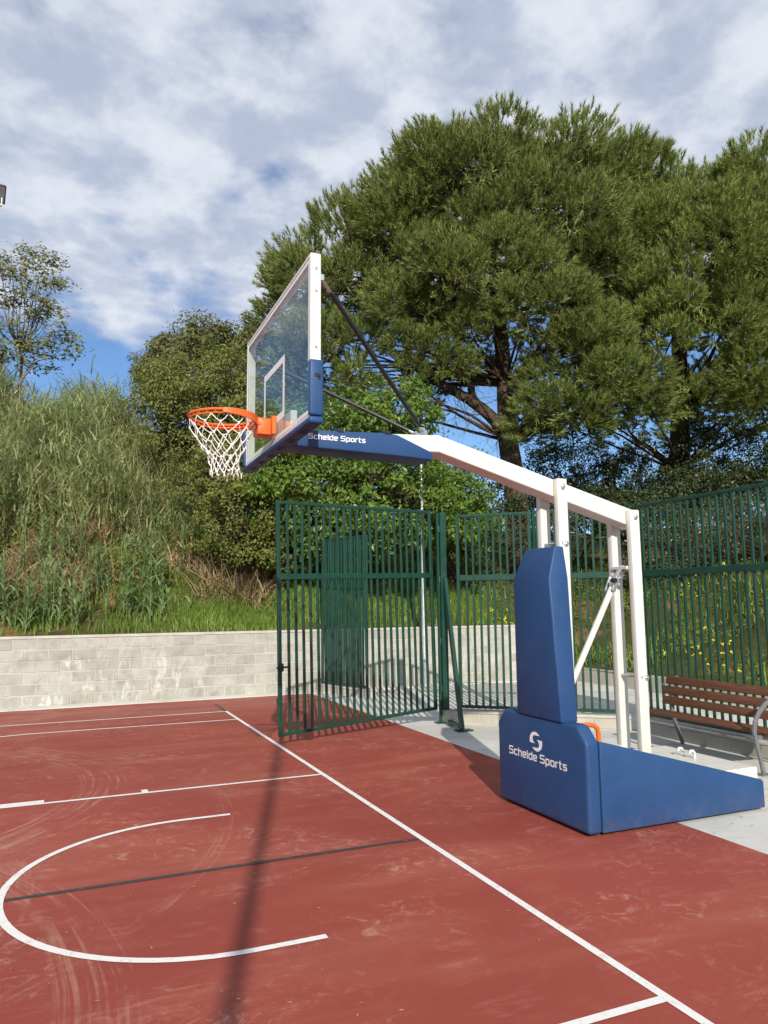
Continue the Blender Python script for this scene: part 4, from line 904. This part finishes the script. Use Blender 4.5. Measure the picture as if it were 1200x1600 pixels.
hedge = [(V3(px, 855 - (px-1000)*.06, 20.2), (1.15, .8, .95)) for px in (1010, 1070, 1130, 1190, 1250)]
bush('ivy_hedge', 'small leaved hedge behind the fence above the bench', hedge, 21000, M['leafivy'], .06, 'hedge', 6, clumps=110, shell=.25)

# ------------------------------------------------------------------ grass, reeds, straw, flowers
def scatter(n, x0, x1, y0, y1, keep):
    x = RNG.uniform(x0, x1, n); y = RNG.uniform(y0, y1, n); s = np.maximum(y-9.95, x-8.32); k = (s > 0) & keep(x, y, s); x, y = x[k], y[k]
    return np.stack([x, y, hfun(x, y)-.02], 1)
def patch(x, y, f, t): return (np.sin(x*f+1.3*np.sin(y*f*.8))+np.sin(y*f*1.1+1.7*np.sin(x*f*.7+2))) > t
P = np.concatenate([scatter(60000, -9, 19, -3, 19, lambda x, y, s: (s < 7) & (RNG.random(len(x)) < np.clip(1.25-s*.12, .2, 1)) & ~(patch(x, y, 1.5, 1.15))),
                    scatter(75000, -6, 8.3, 9.9, 15, lambda x, y, s: (RNG.random(len(x)) < np.clip((x+2.2)/2.5, .16, 1)*np.clip(1.3-s*.16, .3, 1)) & ~(patch(x*1.3, y*1.3, 1.9, 1.2)))])
V, F = blades(P, RNG.uniform(.10, .34, len(P))*(.6+.5*(np.sin(P[:, 0]*2.3+np.sin(P[:, 1]*3.1))+1)/2), RNG.uniform(.012, .024, len(P)), RNG.uniform(.0, .5, len(P)), RNG.uniform(.2, 1.2, len(P)), 2)
tag(link('grass', npmesh('grass', V, F), M['grass']), 'green grass covering the bank above the walls', 'grass', kind='stuff')
# giant cane plants along the wall top
def cane(p, n, h, label):
    o = thing('cane_plant', label, 'plant', tuple(p), 0, 'cane plants along the wall top'); p = np.array(p); st = MB(); parts = []
    for i in range(n):
        b = p+np.array([RNG.normal(0, .22), RNG.normal(0, .16), -.05]); hh = h*RNG.uniform(.65, 1.1); top = b+np.array([RNG.normal(0, .10), RNG.normal(0, .10), hh])
        pts_ = [Vector(b), Vector((b+top)/2+rsph(1)[0]*.03), Vector(top)]; st.tube(pts_, [.011, .009, .004], 5, caps=False)
        k = int(10*hh)+4; t = RNG.uniform(.12, 1, k); Q = b+(top-b)*t[:, None]
        parts.append(blades(Q, RNG.uniform(.30, .55, k)*(1-.3*t), RNG.uniform(.028, .045, k), RNG.uniform(.3, .75, k), RNG.uniform(.7, 2.0, k), 4))
    st.build('stalks', M['cane'], o, smooth=True); V, F = join(parts); link('leaves', npmesh('leaves', V, F), M['cane'], o)
ORD = 'first second third fourth fifth sixth seventh eighth ninth tenth eleventh twelfth thirteenth'.split()
canes = sorted([(8, 16.0, 9, 1.25), (45, 15.6, 11, 1.2), (85, 16.2, 10, 1.45), (125, 15.6, 11, 1.1), (160, 16.6, 9, 1.2), (198, 15.9, 9, 1.0), (232, 16.8, 9, 1.25), (255, 16.0, 6, .8), (300, 18.2, 8, 1.35), (330, 18.4, 7, 1.3), (62, 17.4, 9, 1.3), (110, 17.6, 9, 1.2), (-30, 15.8, 10, 1.3), (210, 17.8, 8, 1.1)])
for i, (px, D, n, h) in enumerate(canes):
    cane(at(px, D), n, h, 'cane plant half out of the picture at the left edge above the block wall' if i == 0 else 'blue green cane plant above the block wall, %s fully in view from the left edge' % ORD[i-1])
# tall reed thicket on the upper left bank
def lay(n, pxr, Dr):
    px = RNG.uniform(*pxr, n); D = RNG.uniform(*Dr, n); yaw = YAW+np.arctan((px-600)/FPX); x = CAM.x+np.sin(yaw)*D; y = CAM.y+np.cos(yaw)*D
    return np.stack([x, y, hfun(x, y)-.05], 1), px
P, px = lay(3000, (-120, 335), (18.6, 24)); lump = .5+.5*np.sin(P[:, 0]*2.1+1.5*np.sin(P[:, 1]*1.7)); k = RNG.random(len(P)) < .35+.65*lump; P, px, lump = P[k], px[k], lump[k]
hh = RNG.uniform(1.2, 2.3, len(P))*(.65+.5*lump)*np.interp(px, [-120, 150, 230, 335], [1.05, 1, .6, .35])
parts = [blades(P, hh, .016, RNG.uniform(0, .25, len(P)), RNG.uniform(.1, .6, len(P)), 4)]
for _ in range(15):
    t = RNG.uniform(.2, .97, len(P)); Q = P+np.stack([RNG.normal(0, .16, len(P)), RNG.normal(0, .16, len(P)), hh*t], 1)
    parts.append(blades(Q, RNG.uniform(.35, .95, len(P)), RNG.uniform(.02, .045, len(P)), RNG.uniform(.2, 1.1, len(P)), RNG.uniform(.5, 2.2, len(P)), 3))
V, F = join([(v, f) for v, f in parts]); tag(link('reed_thicket', npmesh('reed_thicket', V, F), M['reed']), 'tall grey green reed thicket on the upper left bank', 'reeds', kind='stuff')
# straw, dead stems and litter
P, px = lay(9000, (-60, 420), (16.8, 20.8)); k = patch(P[:, 0], P[:, 2]*2, 1.9, -.15); P = P[k]; P[:, 2] += RNG.uniform(0, .3, len(P))
pa = [blades(P, RNG.uniform(.4, 1.2, len(P)), RNG.uniform(.014, .032, len(P)), RNG.uniform(.3, 1.1, len(P)), RNG.uniform(.5, 2.0, len(P)), 4)]
P, px = lay(650, (-100, 270), (18.5, 23.5)); pa.append(blades(P, RNG.uniform(1.4, 2.9, len(P)), .016, RNG.uniform(0, .45, len(P)), RNG.uniform(.2, 1.1, len(P)), 4))
V, F = join([(v, f) for v, f in pa]); tag(link('dry_stalks', npmesh('dry_stalks', V, F), M['straw']), 'dry straw coloured stalks tangled over the left bank', 'dry grass', kind='stuff')
P, px = lay(5200, (-60, 430), (17, 20.8)); k = patch(P[:, 0]+3, P[:, 2]*2+1, 1.6, .2); P = P[k]; P[:, 2] += RNG.uniform(0, .35, len(P))
V, F = leaves(P, np.tile([0, -.6, .8], (len(P), 1)), .11, .55, .4, .15, .9); tag(link('dead_leaves', npmesh('dead_leaves', V, F), M['deadleaf']), 'brown withered leaves caught on the left bank', 'dead leaves', kind='stuff')
P, px = lay(30000, (-80, 440), (16.8, 21.5)); P[:, 2] += RNG.uniform(0, .55, len(P)); k = ~patch(P[:, 0], P[:, 2]*2, 1.9, .55) & (hfun(P[:, 0], P[:, 1]) > 2.3); P = P[k]
V, F = leaves(P, np.tile([0, -.5, .8], (len(P), 1)), .085, .55, .3, .15, .9); tag(link('bramble_cover', npmesh('bramble_cover', V, F), M['leafmid']), 'low leafy bramble cover creeping over the left bank', 'ground cover', kind='stuff')
P = scatter(26000, 7, 18, -3, 16, lambda x, y, s: (s < 4.2) & (RNG.random(len(x)) < .8) & ~patch(x, y, 1.5, .9)); P[:, 2] += RNG.uniform(.0, .2, len(P))
V, F = leaves(P, np.tile([-.4, -.4, .8], (len(P), 1)), .075, .6, .2, .15, .9); tag(link('weed_cover', npmesh('weed_cover', V, F), M['leafbright']), 'leafy green weeds on the right bank behind the fence', 'ground cover', kind='stuff')
P = scatter(1500, 7, 16, -1, 16, lambda x, y, s: (s < 3.6) & patch(x, y, 1.1, .75)); P[:, 2] += RNG.uniform(.22, .42, len(P))
V, F = leaves(np.repeat(P, 4, 0), np.tile([-.3, -.6, .6], (len(P)*4, 1)), .04, .8, .1, .1, .6); tag(link('yellow_flowers', npmesh('yellow_flowers', V, F), M['flower']), 'small yellow flowers dotted over the right bank', 'flowers', kind='stuff')


# wind-blown litter: needles, leaf scraps and grit on the court and pavement
n = 420; P = np.stack([RNG.uniform(-5, 4.6, n), RNG.uniform(-3.5, 9.2, n), np.full(n, .0062)], 1); P = P[(P[:, 0] < 4.4)]
k2 = 260; Q = np.stack([RNG.uniform(2.2, 4.6, k2), RNG.uniform(-1, 3.4, k2), np.full(k2, .004)], 1); Q = Q[(Q[:, 0]-2.8)*.86+(Q[:, 1]-4.6) < 0]
P = np.concatenate([P, Q]); V, F = leaves(P, np.tile([0, 0, 1.], (len(P), 1)), .026, .35, .0, .04, .06); V[:, 2] = np.maximum(V[:, 2], .0055)
tag(link('leaf_litter', npmesh('leaf_litter', V, F), M['straw']), 'tiny pale leaf scraps and needles strewn over the court and pavement', 'litter', kind='stuff')
